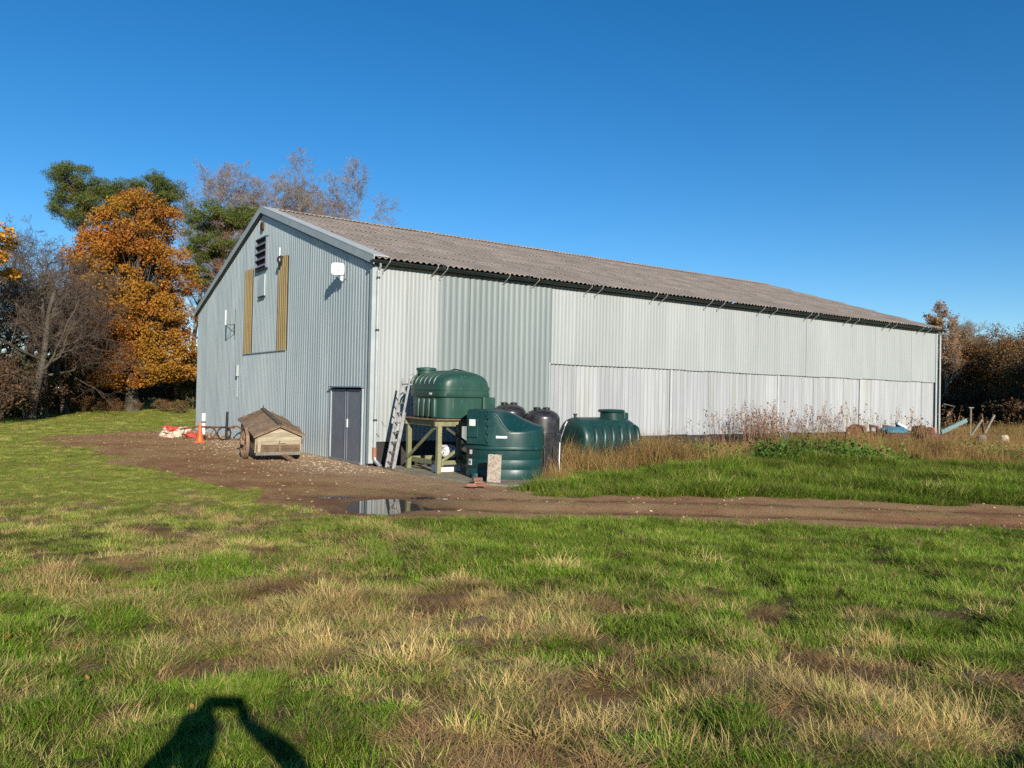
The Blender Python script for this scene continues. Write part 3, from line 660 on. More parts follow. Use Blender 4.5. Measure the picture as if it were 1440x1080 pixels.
black_tank(717, 21.6, .47, 1.75, 'black domed water tank between raised and dark green tanks'); black_tank(763, 21.2, .48, 1.64, 'black domed water tank beside the low ribbed green tank')
p = at(770, 20.6); bb = MB().box((0, 0, .5), (.55, .5, 1.0)).build('dark_crate', 'black_pl', None, bevel=.03); bb.location = (p.x+.05, p.y, 0); bb.rotation_euler = (0, 0, .5); tag(bb, 'plain black plastic crate squeezed behind the fuel tank', 'crate')
# horizontal ribbed tank
t3 = thing('septic_tank', 'low dark green ribbed tank with round lid in long grass', 'tank', BL(5.12, -2.15, .06), R_(YAW))
RT, LT = .66, 2.25; rings = []
def ring3(x, r, sq=1.0):
    return [(x, r*math.cos(2*math.pi*j/40), RT+r*sq*math.sin(2*math.pi*j/40)) for j in range(40)]
for x, q in ((0, .05), (.0, .6), (.015, .86), (.06, .95), (.15, .99), (.25, 1.0), (LT-.45, 1.0), (LT-.28, .97), (LT-.13, .88), (LT-.04, .70), (LT, .4), (LT+.005, .05)): rings.append(ring3(x, RT*q))
MB().loft(rings).build('tank_shell', 'green_dk', t3, True)
for k in range(6):
    x = .42+k*.315
    pts = [(x+.10*(a-25)/90, -(RT-.012)*math.cos(R_(a)), RT+(RT-.012)*math.sin(R_(a))) for a in range(-40, 47, 6)]
    if k < 5:
        MB().tube([(q[0]+.155, q[1]*.995, RT+(q[2]-RT)*.995) for q in pts[1:-1]], [.006]+[.03]*(len(pts)-4)+[.006], 8, ref=(1, 0, 0)).build('rib_gap_shade', 'dark', t3, True)  # dark tubes put in as the shade between the ribs
    MB().tube(pts, [.02, .06]+[.085]*(len(pts)-4)+[.06, .02], 10, ref=(1, 0, 0)).build('rib', 'green_dk', t3, True)
nk = MB().lathe([(.33, -.12), (.33, .14), (.39, .15), (.40, .19), (.36, .225), (.1, .24)], 32, (1.52, 0, 2*RT-.0)).build('lid', 'green_dk', t3, True)
MB().box((1.98, 0, 2*RT+.03), (.20, .3, .22)).build('neck_block', 'green_dk', t3, bevel=.04)
MB().lathe([(.04, -.05), (.04, .06), (.06, .065), (.06, .10)], 12, (.16, 0, 2*RT)).build('spout', 'green_dk', t3, True)
# pale rod standing by the ribbed tank
p = G(790, 652); rod = MB().tube([(0, 0, -.1), (-.03, .0, .35), (-.02, 0, .8), (.10, 0, 1.22), (.16, 0, 1.34)], .016, 8).build('bent_rod', 'white_pl', None, True); rod.location = (at(790, 19.9).x, 19.9, 0); rod.rotation_euler = (0, 0, -.3)
tag(rod, 'thin bent white rod stuck in grass beside the ribbed tank', 'rod')
# ladder
ladr = thing('ladder', 'aluminium ladder leaning against the raised green tank', 'ladder', BL(.05, -1.08, .03), R_(YAW))
lx1, lz1 = .44, 2.32
for y in (-.20, .20): MB().beam((0, y, 0), (lx1, y, lz1), .025, .055, (1, 0, 0)).build('rail', 'alu', ladr)
for k in range(9):
    t = .07+k*.108; MB().tube([(lx1*t, -.20, lz1*t), (lx1*t, .20, lz1*t)], .017, 8).build('rung', 'alu', ladr)
for y in (-.17, .17): MB().beam((.05, y, .02), (lx1*.62+.05, y, lz1*.62), .025, .06, (1, 0, 0)).build('extension_rail', 'alu', ladr)
MB().tube([(lx1, -.2, lz1), (lx1+.02, -.21, lz1+.10), (lx1+.09, -.21, lz1+.12), (lx1+.12, -.2, lz1+.02)], .012, 6).build('hook', 'alu', ladr)
MB().tube([(-.02, .2, 1.05), (-.16, .2, 1.20), (-.08, .2, 1.06)], .008, 5).build('stay_wire', 'steel', ladr)
# leaning board and bricks at the fuel tank's foot
bp = G(694, 681); bd = MB().box((0, 0, .31), (.30, .035, .62)).build('board', 'board', None, bevel=.004)
bd.location = (bp.x, bp.y, .037); bd.rotation_euler = (R_(-9), R_(2), math.atan2(-rd.x, rd.y)+.05); tag(bd, 'lichen spotted board leaning on the dark green fuel tank', 'board')
for i, (px, py, rz, dz) in enumerate(((673, 681, .3, 0), (664, 684, -.2, 0), (677, 683.5, .1, 0), (671, 680, .5, .067))):
    g = G(px, py, .04); b = MB().box((0, 0, .0325), (.215, .10, .065)).build('brick', 'brick', None, bevel=.005); b.location = (g.x, g.y, .037+dz); b.rotation_euler = (0, 0, rz)
    tag(b, 'loose red brick lying at the foot of the fuel tank', 'brick', 'bricks at the foot of the fuel tank')
# white sacks and block under the stand
def sack(name, mat, c, s, rz, lab, cat, seed):
    rng = np.random.RandomState(seed); mb = MB(); rs = []
    for t in np.linspace(-1, 1, 9):
        q = max(.12, (1-abs(t)**3)**.5)
        rs.append([(x*(1+.14*rng.randn()), y*(1+.14*rng.randn()), s[2]*.5*(t+1)*(1+.06*rng.randn())) for x, y, _ in srect(s[0]*.5*q, s[1]*.5*q, 0, 16, 2.6)])
    o = mb.loft(rs).build(name, mat, None, True); o.location = c; o.rotation_euler = (0, 0, rz); return tag(o, lab, cat)
sack('sack', 'white_pl', BL(1.15, -2.15, .335), (.42, .5, .34), .4, 'crumpled white sack on the rail under the tank stand', 'sack', 2)
o = MB().box((0, 0, .10), (.72, .2, .2)).build('concrete_block', 'concrete', None, bevel=.01); o.location = BL(.95, -2.42, .036); o.rotation_euler = (0, 0, R_(YAW)); o.data.materials[0] = MT['white_pl']
o.name = 'pale_block'; tag(o, 'long pale block lying on the pad under the tank stand', 'block')
sack('bucket_sack', 'blue', BL(1.45, -1.6, .335), (.25, .25, .22), .1, 'small blue bundle behind the white sack under stand', 'bundle', 5)

# ------------------------------------------------------------------ hen house cart
ct = thing('hen_house_cart', 'old wooden hen house on iron tyred cart wheels', 'hen house', BL(-1.62, 3.25, 0), R_(YAW-5))
TL = Matrix.Rotation(R_(9.5), 3, 'X'); AX = Vector((0, 0, .54))
def tl(p): return TL @ Vector(p)+AX
HW, YF, YB, ZB, ZE, ZP = .60, -.92, 1.18, -.16, .34, .60
def cbox(nm, c, d, mat, parent=ct, bevel=.004): return MB().box(tl(c), d, TL).build(nm, mat, parent, bevel=bevel)
for k in range(7):                                                       # front boards, pale planed planks shaped by the gable
    z0 = ZB+k*.11; z1 = z0+.106
    def hw(z): return HW if z <= ZE else HW*max(0.0, (ZP-z)/(ZP-ZE))
    a0, a1 = hw(z0), hw(min(z1, ZP-.01)); v = []
    for y in (YF, YF+.025):
        v += [tl((x, y+.004*(k % 2), z)) for x, z in ((-a0, z0), (a0, z0), (a1, min(z1, ZP-.01)), (-a1, min(z1, ZP-.01)))]
    MB().add(v, [(0, 1, 2, 3), (7, 6, 5, 4), (0, 4, 5, 1), (1, 5, 6, 2), (2, 6, 7, 3), (3, 7, 4, 0)]).build('front_plank', 'plank_dark' if k < 2 else 'wood_pale', ct)
for sx_ in (-1, 1):
    for k in range(4): cbox('side_plank', (sx_*HW, (YF+YB)/2, ZB+.06+k*.125), (.025, YB-YF-.05, .12), 'wood_brown')
    for y in (YF+.05, .1, YB-.05): cbox('side_post', (sx_*(HW+.022), y, ZB+.25), (.03, .06, .52), 'wood_pale')
for k in range(6):
    z0 = ZB+k*.125; a0 = HW if z0 <= ZE else HW*max(.05, (ZP-z0)/(ZP-ZE)); cbox('back_plank', (0, YB, z0+.06), (a0*2, .025, .12), 'wood_brown')
cbox('floor', (0, (YF+YB)/2, ZB-.03), (HW*2-.02, YB-YF, .04), 'wood_brown')
cbox('front_sill', (0, YF-.03, ZB-.02), (HW*2+.04, .07, .09), 'grey_wood')
cbox('corner_batten', (-HW+.07, YF-.022, ZB+.22), (.08, .03, .40), 'wood_pale'); cbox('latch', (.10, YF-.03, ZB+.30), (.16, .05, .04), 'wood_pale'); cbox('door_bar', (.03, YF-.03, ZB+.18), (.05, .04, .30), 'wood_brown')
ra = math.atan2(ZP-ZE, HW)
for sx_ in (-1, 1):
    RR = TL @ Matrix.Rotation(sx_*ra, 3, 'Y')
    for k in range(4):
        y0 = YF-.10+k*.575; c = tl((sx_*(HW/2+.05), y0+.29, (ZP+ZE)/2+.005)); 
        MB().box(c+RR @ Vector((0, 0, .012+.006*(k % 2))), (.80, .60, .022), RR @ Matrix.Rotation(rnd.uniform(-.015, .015), 3, 'Z')).build('roof_sheet', 'wood_brown', ct)
    for y in (YF-.08, .1, YB+.06):
        MB().box(tl((sx_*(HW/2+.05), y, (ZP+ZE)/2-.02)), (.78, .04, .04), RR).build('rafter', 'wood_brown', ct)
MB().beam(tl((0, YF-.12, ZP+.055)), tl((0, YB+.14, ZP+.055)), .13, .035).build('ridge_board', 'bark', ct)
MB().tube([tl((0, YB+.05, ZP+.05)), tl((0, YB+.05, ZP+.17))], .018, 6).build('ridge_peg', 'rust', ct)
MB().tube([(-.80, 0, .46), (.80, 0, .46)], .035, 8).build('axle', 'rust', ct)
for sx_ in (-1, 1):
    X = sx_*.74; My = Matrix.Rotation(R_(90), 3, 'Y')
    w = MB()
    for q0, q1, nm in ((0, 0, ''),): pass
    ri = MB(); n = 32; o = 0
    for r0, h in ((.46, .045), (.46, -.045), (.385, -.04), (.385, .04)):
        ri.v += [(X+h, r0*math.cos(2*math.pi*j/n), .46+r0*math.sin(2*math.pi*j/n)) for j in range(n)]
    for a in range(4):
        b = (a+1) % 4; ri.f += [(a*n+j, a*n+(j+1) % n, b*n+(j+1) % n, b*n+j) for j in range(n)]
    wh = ri.build('wheel', 'wood_red', ct)
    MB().lathe([(.055, -.11), (.085, -.05), (.085, .05), (.055, .11)], 14, (X, 0, .46), My).build('hub', 'wood_red', wh, True)
    for k in range(10):
        a = 2*math.pi*k/10; MB().beam((X, .07*math.cos(a), .46+.07*math.sin(a)), (X, .40*math.cos(a), .46+.40*math.sin(a)), .035, .045, (1, 0, 0)).build('spoke', 'wood_red', wh)
MB().beam(tl((.10, YF+.2, ZB-.06)), Vector((.30, YF-.50, .04)), .10, .07).build('drawbar', 'wood_red', ct)

# ------------------------------------------------------------------ clutter at the far end of the gable
cone_p = BL(-1.86, 10.65, 0); cn = thing('traffic_cone', 'orange traffic cone standing at the far end of gable', 'traffic cone', cone_p, .3)
MB().box((0, 0, .02), (.36, .36, .04)).build('base', 'orange', cn, bevel=.01)
MB().lathe([(.14, .04), (.125, .10), (.03, .70), (.025, .72)], 20).build('cone_body', 'orange', cn, True)
wp = thing('white_post', 'white plastic post with black bands behind the orange cone', 'post', BL(-1.45, 11.9, 0))
MB().tube([(0, 0, 0), (0, 0, 1.02)], .075, 12).build('post_body', 'white_pl', wp, True)
MB().tube([(0, 0, .66), (0, 0, .72)], .08, 12).build('band', 'black_pl', wp); MB().tube([(0, 0, 0), (0, 0, .22)], .082, 12).build('foot_band', 'black_pl', wp)
o = MB().tube([(0, 0, 0), (.02, .05, 1.05)], .05, 8).build('iron_post', 'dark', None); o.location = BL(-.32, 13.0, 0); tag(o, 'black iron post leaning upright against the gable wall', 'post')
rp_ = BL(-2.05, 13.9, 0); rr = np.random.RandomState(8)
def sack_at(i, c):
    red = i % 5 in (0, 3); m = 'redpl' if red else 'cream' if i % 5 in (1, 4) else 'pink'
    o = sack('netting_bundle', m, c, (rr.uniform(.30, .5), rr.uniform(.26, .4), rr.uniform(.2, .32)), rr.uniform(0, 3), {'redpl': 'crumpled red netting bundle in the heap by the cone', 'cream': 'crumpled cream netting bundle in the heap by the cone', 'pink': 'faded pink netting bundle in the heap by the cone'}[m], 'netting', 40+i)
    o['group'] = 'heap of red and cream netting'; o.rotation_euler = (rr.uniform(-.4, .4), rr.uniform(-.4, .4), rr.uniform(0, 3))
for i in range(16):                                                      # heap of crumpled red and cream netting
    a = rr.uniform(-.8, .8); lift = -.03 if i < 10 else .18
    a *= 1.0 if i < 10 else .6
    sack_at(i, BL(-2.05+a*.8, 13.9-a*.55+rr.uniform(-.25, .25), lift))
hw_ = thing('harrow', 'low rusty iron harrow lying against the gable behind the cone', 'harrow', BL(-1.1, 11.7, 0), R_(YAW-12))
mb = MB(); mb.tube([(-1.2, 0, .42), (-.6, .05, .52), (.1, 0, .50), (.75, .05, .48)], .035, 8); mb.build('beam', 'rust', hw_)
for k, (x, r) in enumerate(((.35, .24), (.75, .27), (-.15, .22))):
    n = 20; mb = MB()
    mb.tube([(x+r*math.cos(t), .12*(k-1), .27+r*math.sin(t)) for t in np.linspace(0, 2*math.pi, n)], .035, 6); mb.build('ring', 'rust' if k else 'black_pl', hw_)
for x in (-1.0, -.5, 0): MB().tube([(x, 0, .48), (x-.12, .05, .2), (x-.05, .1, 0)], .022, 6).build('tine', 'rust', hw_)

# ------------------------------------------------------------------ scrap in the grass beside and beyond the barn
def g_at(px, py): 
    p = G(px, py); return Vector((p.x, p.y, float(height(np.array([p.x]), np.array([p.y]))[0])))
def sl(px, py, L, rz, lab):
    p = g_at(px, py); o = MB().box((0, 0, .1), (L, .24, .2)).build('timber_sleeper', 'grey_wood', None, bevel=.015); o.location = p-Vector((0, 0, .03)); o.rotation_euler = (0, 0, rz); return tag(o, lab, 'sleeper')
sl(905, 645, 2.6, R_(YAW+2), 'pale weathered timber sleeper by the ribbed green tank'); sl(985, 646, 1.4, R_(YAW-8), 'short grey timber sleeper lying in reddish dock stems')
o = sl(945, 634, 4.2, R_(YAW), 'long brown timber sleeper close along the barn plinth'); o.data.materials[0] = MT['wood_brown']; o.scale = (1, 1, 1.6)
m1 = thing('rusty_plough', 'rusty plough frame half hidden in dry grass by barn', 'plough', g_at(1228, 640), R_(10))
MB().beam((-.7, 0, .45), (1.1, .05, .35), .12, .14).build('beam', 'rust', m1)
for k in range(4):
    x = -.6+k*.5; mb = MB(); mb.tube([(x, 0, .45), (x-.1, -.1, .75), (x+.12, -.15, .70), (x+.2, -.2, .3), (x+.05, -.3, 0)], [.05, .06, .06, .05, .03], 8); mb.build('tine', 'rust', m1)
MB().lathe([(.36, -.03), (.36, .03)], 24, (-.75, -.1, .42), Matrix.Rotation(R_(90), 3, 'X')).build('disc', 'rust', m1)
m2 = thing('blue_hopper', 'rusty hopper with bright blue lid in dry grass', 'hopper', g_at(1256, 641), .2)
MB().loft([srect(.28, .25, 0, 24, 3), srect(.5, .42, .55, 24, 3)]).build('hopper_body', 'rust', m2); MB().loft([srect(.55, .46, .55, 24, 3), srect(.56, .47, .62, 24, 3), srect(.40, .3, .72, 24, 3)]).build('lid', 'blue', m2, True)
MB().box((.35, .0, .76), (.45, .2, .06), Matrix.Rotation(.3, 3, 'Y')).build('white_flap', 'white_pl', m2)
m3 = thing('rusty_engine', 'lump of rusty engine with round castings beside the plough', 'engine', g_at(1305, 642), .4)
MB().box((0, 0, .32), (.8, .5, .5)).build('block', 'rust', m3, bevel=.05)
for k, (x, z) in enumerate(((-.25, .62), (.25, .58), (0, .34), (.38, .3))): MB().lathe([(.12, -.34), (.19, -.32), (.19, -.1), (.1, 0)], 16, (x, 0, z), Matrix.Rotation(R_(90), 3, 'X')).build('casting', 'rust', m3, True)
o = MB().loft([srect(.30, .26, 0, 20, 3), srect(.34, .28, .3, 20, 2.6), srect(.18, .16, .42, 20, 2.2)]).build('blue_drum', 'blue', None, True); o.location = g_at(1097, 636)+Vector((0, 0, .18)); tag(o, 'small dull blue drum sunk in weeds along the barn', 'drum'); o.rotation_euler = (0, .3, .5)
m1.scale = (1.1, 1.1, 1.2)
m2.scale = (.85, .85, 1.25)
m3.scale = (1.1, 1.1, 1.2)
m4 = thing('scrap_implement', 'pale blue and grey farm implement frame standing beyond barn corner', 'farm implement', g_at(1352, 631), .15)
MB().beam((-1.0, 0, .5), (.30, .1, 1.05), .10, .17).build('boom', 'paleblue', m4)
MB().tube([(.42, 0, 0), (.44, 0, 1.6)], .035, 8).build('upright', 'grey_wood', m4); MB().box((.44, 0, 1.61), (.24, .08, .04)).build('cross_head', 'grey_wood', m4)
for x0, x1, z0 in ((.3, 1.0, 1.1), (1.25, .95, 1.35), (.95, 1.6, 1.3)): MB().beam((x0, .1, .05), (x1, 0, z0), .08, .08).build('strut', 'grey_wood' if x0 < 1 else 'rust', m4)
MB().tube([(-.55, .2, 1.2), (-.2, .2, 1.65), (-.75, .2, 1.75)], .02, 6).build('bent_rod', 'grey_wood', m4); MB().beam((-1.5, 0, .3), (1.9, .2, .42), .10, .12).build('chassis', 'rust', m4)
MB().box((-1.35, .1, .62), (.2, .15, .14)).build('red_box', 'redpl', m4, bevel=.02)
for k in range(5): MB().tube([(-1.2+k*.6, 0, .35), (-1.1+k*.6, -.15, .0)], .04, 6).build('tine', 'rust', m4)
for i, (px, py, mat, lab) in enumerate(((1412, 634, 'cream', 'small cream plastic drum in the dry grass beyond barn'), (1380, 636, 'grey_wood', 'pale grey stump in the dry grass beyond barn'))):
    o = MB().lathe([(.16, 0), (.18, .05), (.18, .42), (.10, .5)], 16).build('plastic_drum' if i == 0 else 'tree_stump', mat, None, True); o.location = g_at(px, py); tag(o, lab, 'drum' if i == 0 else 'stump')

# ------------------------------------------------------------------ trees
def tubes(branches, nsides):
    V = []; Fq = []; off = 0
    for pts, rad, lev in branches:
        n = nsides[min(lev, len(nsides)-1)]; pts = np.asarray(pts); k = len(pts); d = pts[-1]-pts[0]; d = d/(np.linalg.norm(d)+1e-9)
        ref = np.array([0, 0, 1.]) if abs(d[2]) < .9 else np.array([1., 0, 0]); u = np.cross(d, ref); u /= np.linalg.norm(u); w = np.cross(d, u)
        a = np.arange(n)*2*np.pi/n; circ = np.cos(a)[:, None]*u+np.sin(a)[:, None]*w
        V.append((pts[:, None, :]+np.asarray(rad)[:, None, None]*circ[None]).reshape(-1, 3))
        i = np.arange(k-1)[:, None]*n; j = np.arange(n)[None]; j2 = (j+1) % n
        Fq.append((np.stack([i+j, i+j2, i+n+j2, i+n+j], -1)+off).reshape(-1, 4)); off += k*n
    return np.concatenate(V), np.concatenate(Fq)
def grow(rng, p, d, L, r, lev, cfg, out):
    k = cfg['seg'][lev]; pts = [p]; dd = d; dirs = [d]
    for i in range(k):
        dd = dd+rng.normal(0, cfg['wob'][lev], 3)+np.array([0, 0, cfg['trop'][lev]]); dd = dd/np.linalg.norm(dd); p = p+dd*L/k; pts.append(p); dirs.append(dd)
    out.append((np.array(pts), np.linspace(r, r*cfg['tap'][lev], k+1), lev))
    if lev+1 < len(cfg['seg']):
        n = cfg['n'][lev]; t0 = cfg['t0'][lev]
        for j in range(n):
            t = t0+(1-t0)*((j+rng.rand())/n); q = t*k; i = min(int(q), k-1); b = pts[i]*(1-(q-i))+pts[i+1]*(q-i); ax = dirs[i+1]
            a = R_(rng.uniform(*cfg['ang'][lev])); pr = np.cross(ax, rng.normal(0, 1, 3)); pr /= np.linalg.norm(pr)+1e-9
            nd = ax*math.cos(a)+pr*math.sin(a)
            grow(rng, b, nd, L*rng.uniform(*cfg['len'][lev])*(1.15-.55*t), max(r*(1-(1-cfg['tap'][lev])*t)*cfg['rr'][lev], cfg.get('rmin', .008)), lev+1, cfg, out)
ASH = dict(seg=[12, 7, 5, 4, 3], wob=[.05, .10, .15, .2, .24], trop=[.02, .10, .08, .05, .03], tap=[.05, .2, .35, .4, .5], n=[22, 9, 8, 6], t0=[.35, .25, .2, .15],
           ang=[(28, 58), (28, 55), (28, 60), (25, 60)], len=[(.24, .36), (.38, .6), (.38, .62), (.4, .7)], rr=[.55, .55, .52, .6], rmin=.0125)
SPREAD = dict(seg=[7, 7, 5, 4, 3], wob=[.08, .16, .2, .24, .28], trop=[.03, .06, .02, .01, .0], tap=[.35, .3, .35, .4, .5], n=[11, 9, 7, 6], t0=[.25, .2, .15, .1],
              ang=[(40, 78), (30, 62), (30, 65), (30, 65)], len=[(.5, .8), (.4, .65), (.4, .65), (.4, .7)], rr=[.45, .5, .5, .6], rmin=.009)
def split_tree(me_parts): pass
def bare_meshes(seed, H, r0, cfg, mat_b, mat_t, lean=(0, 0), ns=(9, 6, 4, 3, 3)):
    rng = np.random.RandomState(seed); out = []; d = np.array([lean[0], lean[1], 1.0]); d /= np.linalg.norm(d)
    grow(rng, np.zeros(3), d, H, r0, 0, cfg, out)
    r = out[0][1].copy(); r[0] *= 1.35; out[0] = (out[0][0], r, 0)
    A = [b for b in out if b[2] <= 1]; B = [b for b in out if b[2] > 1]
    v, f = tubes(A, ns); m1_ = npmesh('trunk', v, f, MT[mat_b]); v, f = tubes(B, ns); m2_ = npmesh('crown', v, f, MT[mat_t])
    return m1_, m2_, out
def place(name, lab, cat, p, rz, parts, group=None, scale=1.0):
    t = thing(name, lab, cat, p, rz, group); t.scale = (scale,)*3 if not hasattr(scale, '__len__') else scale
    for nm, me in parts: link(nm, me, t)
    return t
def quads(rng, c, size, aspect=1.6, axis=None, spread=1.0):
    """kite-shaped leaves at points c, random orientation (or along axis)"""
    n = len(c); a = rng.normal(0, 1, (n, 3)) if axis is None else axis+rng.normal(0, spread, (n, 3)); a /= np.linalg.norm(a, axis=1)[:, None]+1e-9
    b = np.cross(a, rng.normal(0, 1, (n, 3))); b /= np.linalg.norm(b, axis=1)[:, None]+1e-9
    s = (size*rng.uniform(.7, 1.3, n))[:, None]
    v = np.stack([c-a*s*.5, c+b*s*.5/aspect-a*s*.05, c+a*s*.5, c-b*s*.5/aspect-a*s*.05], 1).reshape(-1, 3)
    return v, np.arange(4*n).reshape(n, 4)
def clump_meshes(seed, H, r0, ells, nclump, cr, nleaf, leaf, mat_l, mat_b, flat=.7, shell=.55, trunk_top=.85, aspect=1.6, outward=0.0, lean=(0, 0), tr_curve=.3, tintnoise=.25, extra_twigs=0, first=.25, att=(.55, .85, .2), thin=1.0):
    rng = np.random.RandomState(seed); C = []; wts = np.array([e[3]*e[4]*e[5] for e in ells])**.8; wts = wts/wts.sum()
    for i in range(nclump):
        e = ells[rng.choice(len(ells), p=wts)]; d = rng.normal(0, 1, 3); d /= np.linalg.norm(d); r = (shell+(1-shell)*rng.rand())
        C.append([e[0]+d[0]*e[3]*r, e[1]+d[1]*e[4]*r, e[2]+d[2]*e[5]*r])
    C = np.array(C); nz = trunk_top*H; k = 9; tp = []
    for i in range(k+1):
        t = i/k; tp.append(np.array([lean[0]*t*H+tr_curve*math.sin(t*3+seed)*t, lean[1]*t*H+tr_curve*math.cos(t*2.3+seed)*t, nz*t]))
    tp = np.array(tp); rad = np.linspace(r0, r0*.22, k+1); rad[0] *= 1.35; br = [(tp, rad, 0)]
    for c in C:
        t = np.clip((c[2]*rng.uniform(att[0], att[1])-att[2]*math.hypot(c[0], c[1]))/nz, first, .97); q = t*k; i = min(int(q), k-1); b = tp[i]*(1-(q-i))+tp[i+1]*(q-i)
        dist = np.linalg.norm(c-b); m = (b+c)/2+rng.normal(0, .10*dist, 3)+np.array([0, 0, .06*dist]); ts = np.linspace(0, 1, 6)[:, None]
        pts = b*(1-ts)**2+2*m*ts*(1-ts)+c*ts**2; rb = thin*min(.35*r0, .018+.013*dist); br.append((pts, np.linspace(rb, .012, 6), 1))
        for _ in range(extra_twigs):
            d = rng.normal(0, 1, 3); d /= np.linalg.norm(d); br.append((np.array([pts[4], c+d*cr*.5, c+d*cr*1.05+rng.normal(0, .1, 3)]), np.array([.016, .012, .007]), 2))
    v, f = tubes(br, (9, 5, 3)); trunk = npmesh('trunk', v, f, MT[mat_b])
    per = rng.poisson(nleaf, nclump)+4; rep = np.repeat(np.arange(nclump), per); n = len(rep)
    d = rng.normal(0, 1, (n, 3)); d /= np.linalg.norm(d, axis=1)[:, None]; rr_ = rng.rand(n)**.45; sc = cr*rng.uniform(.65, 1.25, nclump)[rep]
    pos = C[rep]+d*(rr_*sc)[:, None]*np.array([1, 1, flat]); v, f = quads(rng, pos, leaf, aspect, d*outward if outward else None, 1.0 if not outward else .6)
    ct_ = rng.rand(nclump); tint = np.clip(ct_[rep]*tintnoise*2+rng.rand(n)*(1-tintnoise), 0, 1); val = rng.uniform(.7, 1.25, n)*(.85+.3*rng.rand(nclump))[rep]
    crown = npmesh('crown', v, f, MT[mat_l], tint, val); return trunk, crown
def P0(px, D): p = at(px, D); return Vector((p.x, p.y, float(height(np.array([p.x]), np.array([p.y]))[0])-.05))
# orange oak
tk, cr_ = clump_meshes(3, 15.5, .42, [(0, 0, 13.0, 2.9, 2.8, 2.7), (-.2, 0, 9.7, 4.1, 3.6, 3.4), (.2, 0, 6.3, 4.2, 3.7, 2.8), (2.4, -.5, 3.9, 2.3, 2.4, 1.8), (-3.5, -.3, 6.2, 2.4, 2.3, 3.2), (-2.3, 0, 10.8, 2.2, 2.2, 2.4), (0, -1.6, 2.9, 2.6, 1.2, 1.4)], 560, .78, 200, .15, 'oak', 'bark', .7, .55, .85, 1.35, tintnoise=.5)
place('oak_tree', 'tall orange leaved oak beside the barn gable', 'tree', P0(187, 55), .0, (('trunk', tk), ('crown', cr_)))
# scots pines
def pine(seed, px, D, H, ells, ncl, lab, lean=(0, 0), r0=.28, first=.5, cr=.8):
    tk, c = clump_meshes(seed, H, r0, ells, ncl, cr, 210, .24, 'pine', 'bark_pine', .62, .5, .93, 5.0, outward=1.0, lean=lean, first=first, att=(.90, 1.0, .22), thin=.75)
    return place('pine_tree', lab, 'tree', P0(px, D), 0, (('trunk', tk), ('crown', c)), 'scots pines behind the yard')
pine(21, 112, 70, 21.5, [(-.4, 0, 19.7, 2.7, 2.4, 2.0), (-1.3, 0, 17.6, 2.0, 2.0, 1.3), (1.2, 0, 18.2, 2.0, 2, 1.8), (-.2, 0, 16.4, 1.6, 1.6, 1.0)], 150, 'tall scots pine with round crown left of the oak top')
pine(22, 196, 71, 20.5, [(-1.6, 0, 18.7, 2.0, 2.2, 1.6), (1.1, 0, 19.1, 2.3, 2.2, 1.6), (2.6, 0, 18.0, 1.4, 1.3, 1.5), (0, 0, 16.5, 2.4, 2, 1.4)], 150, 'tall scots pine whose flat crown rises behind the oak')
pine(23, 298, 61, 16.0, [(.3, 0, 14.8, 2.9, 2.3, 1.2), (2.4, 0, 14.9, 1.8, 1.6, 1.0), (-.8, 0, 12.6, 1.8, 2, 1.2), (1.2, 0, 12.3, 2.2, 2, .9), (-1.2, 0, 10.2, 1.5, 1.6, .8), (2.2, 0, 10.5, 1.4, 1.5, .8), (.8, 0, 8.2, 1.2, 1.3, .7)], 120, 'layered scots pine leaning between the oak and the barn', lean=(.03, 0), r0=.26, first=.35, cr=.62)
# tall bare ash trees behind
ashA = bare_meshes(31, 23.5, .34, ASH, 'bark_pale', 'bark_pale')[:2]; ashB = bare_meshes(32, 23.0, .36, ASH, 'bark_pale', 'bark_pale')[:2]; ashC = bare_meshes(38, 22.0, .34, ASH, 'bark_pale', 'bark_pale')[:2]
for px, D, ms, rz, s, lab in ((266, 74, ashC, 1.0, .83, 'bare ash tree rising between the two pines'), (333, 73, ashA, .4, .86, 'tallest bare ash tree above the layered pine'), (392, 74, ashB, 2.2, .88, 'bare ash tree above the gable peak'),
                              (446, 73, ashC, 3.0, .93, 'broad bare ash tree above the roof verge'), (468, 76, ashA, 4.0, .92, 'last bare ash tree sloping down behind the roof'), (425, 79, ashA, 5.2, .86, 'bare ash tree standing behind two others over the roof'), (300, 80, ashB, .2, .80, 'thin bare ash tree behind the layered pine'), (466, 80, ashB, 1.2, .93, 'bare ash tree half hidden behind the broad one'), (360, 76, ashC, 5.0, .88, 'bare ash tree directly behind the gable peak'), (488, 80, ashB, 3.7, .72, 'lowest bare ash tree at the end of the row')):
    place('ash_tree', lab, 'tree', P0(px, D), rz, (('trunk', ms[0]), ('crown', ms[1])), 'bare ash trees behind the barn', (1.15*s, 1.15*s, s*.95))
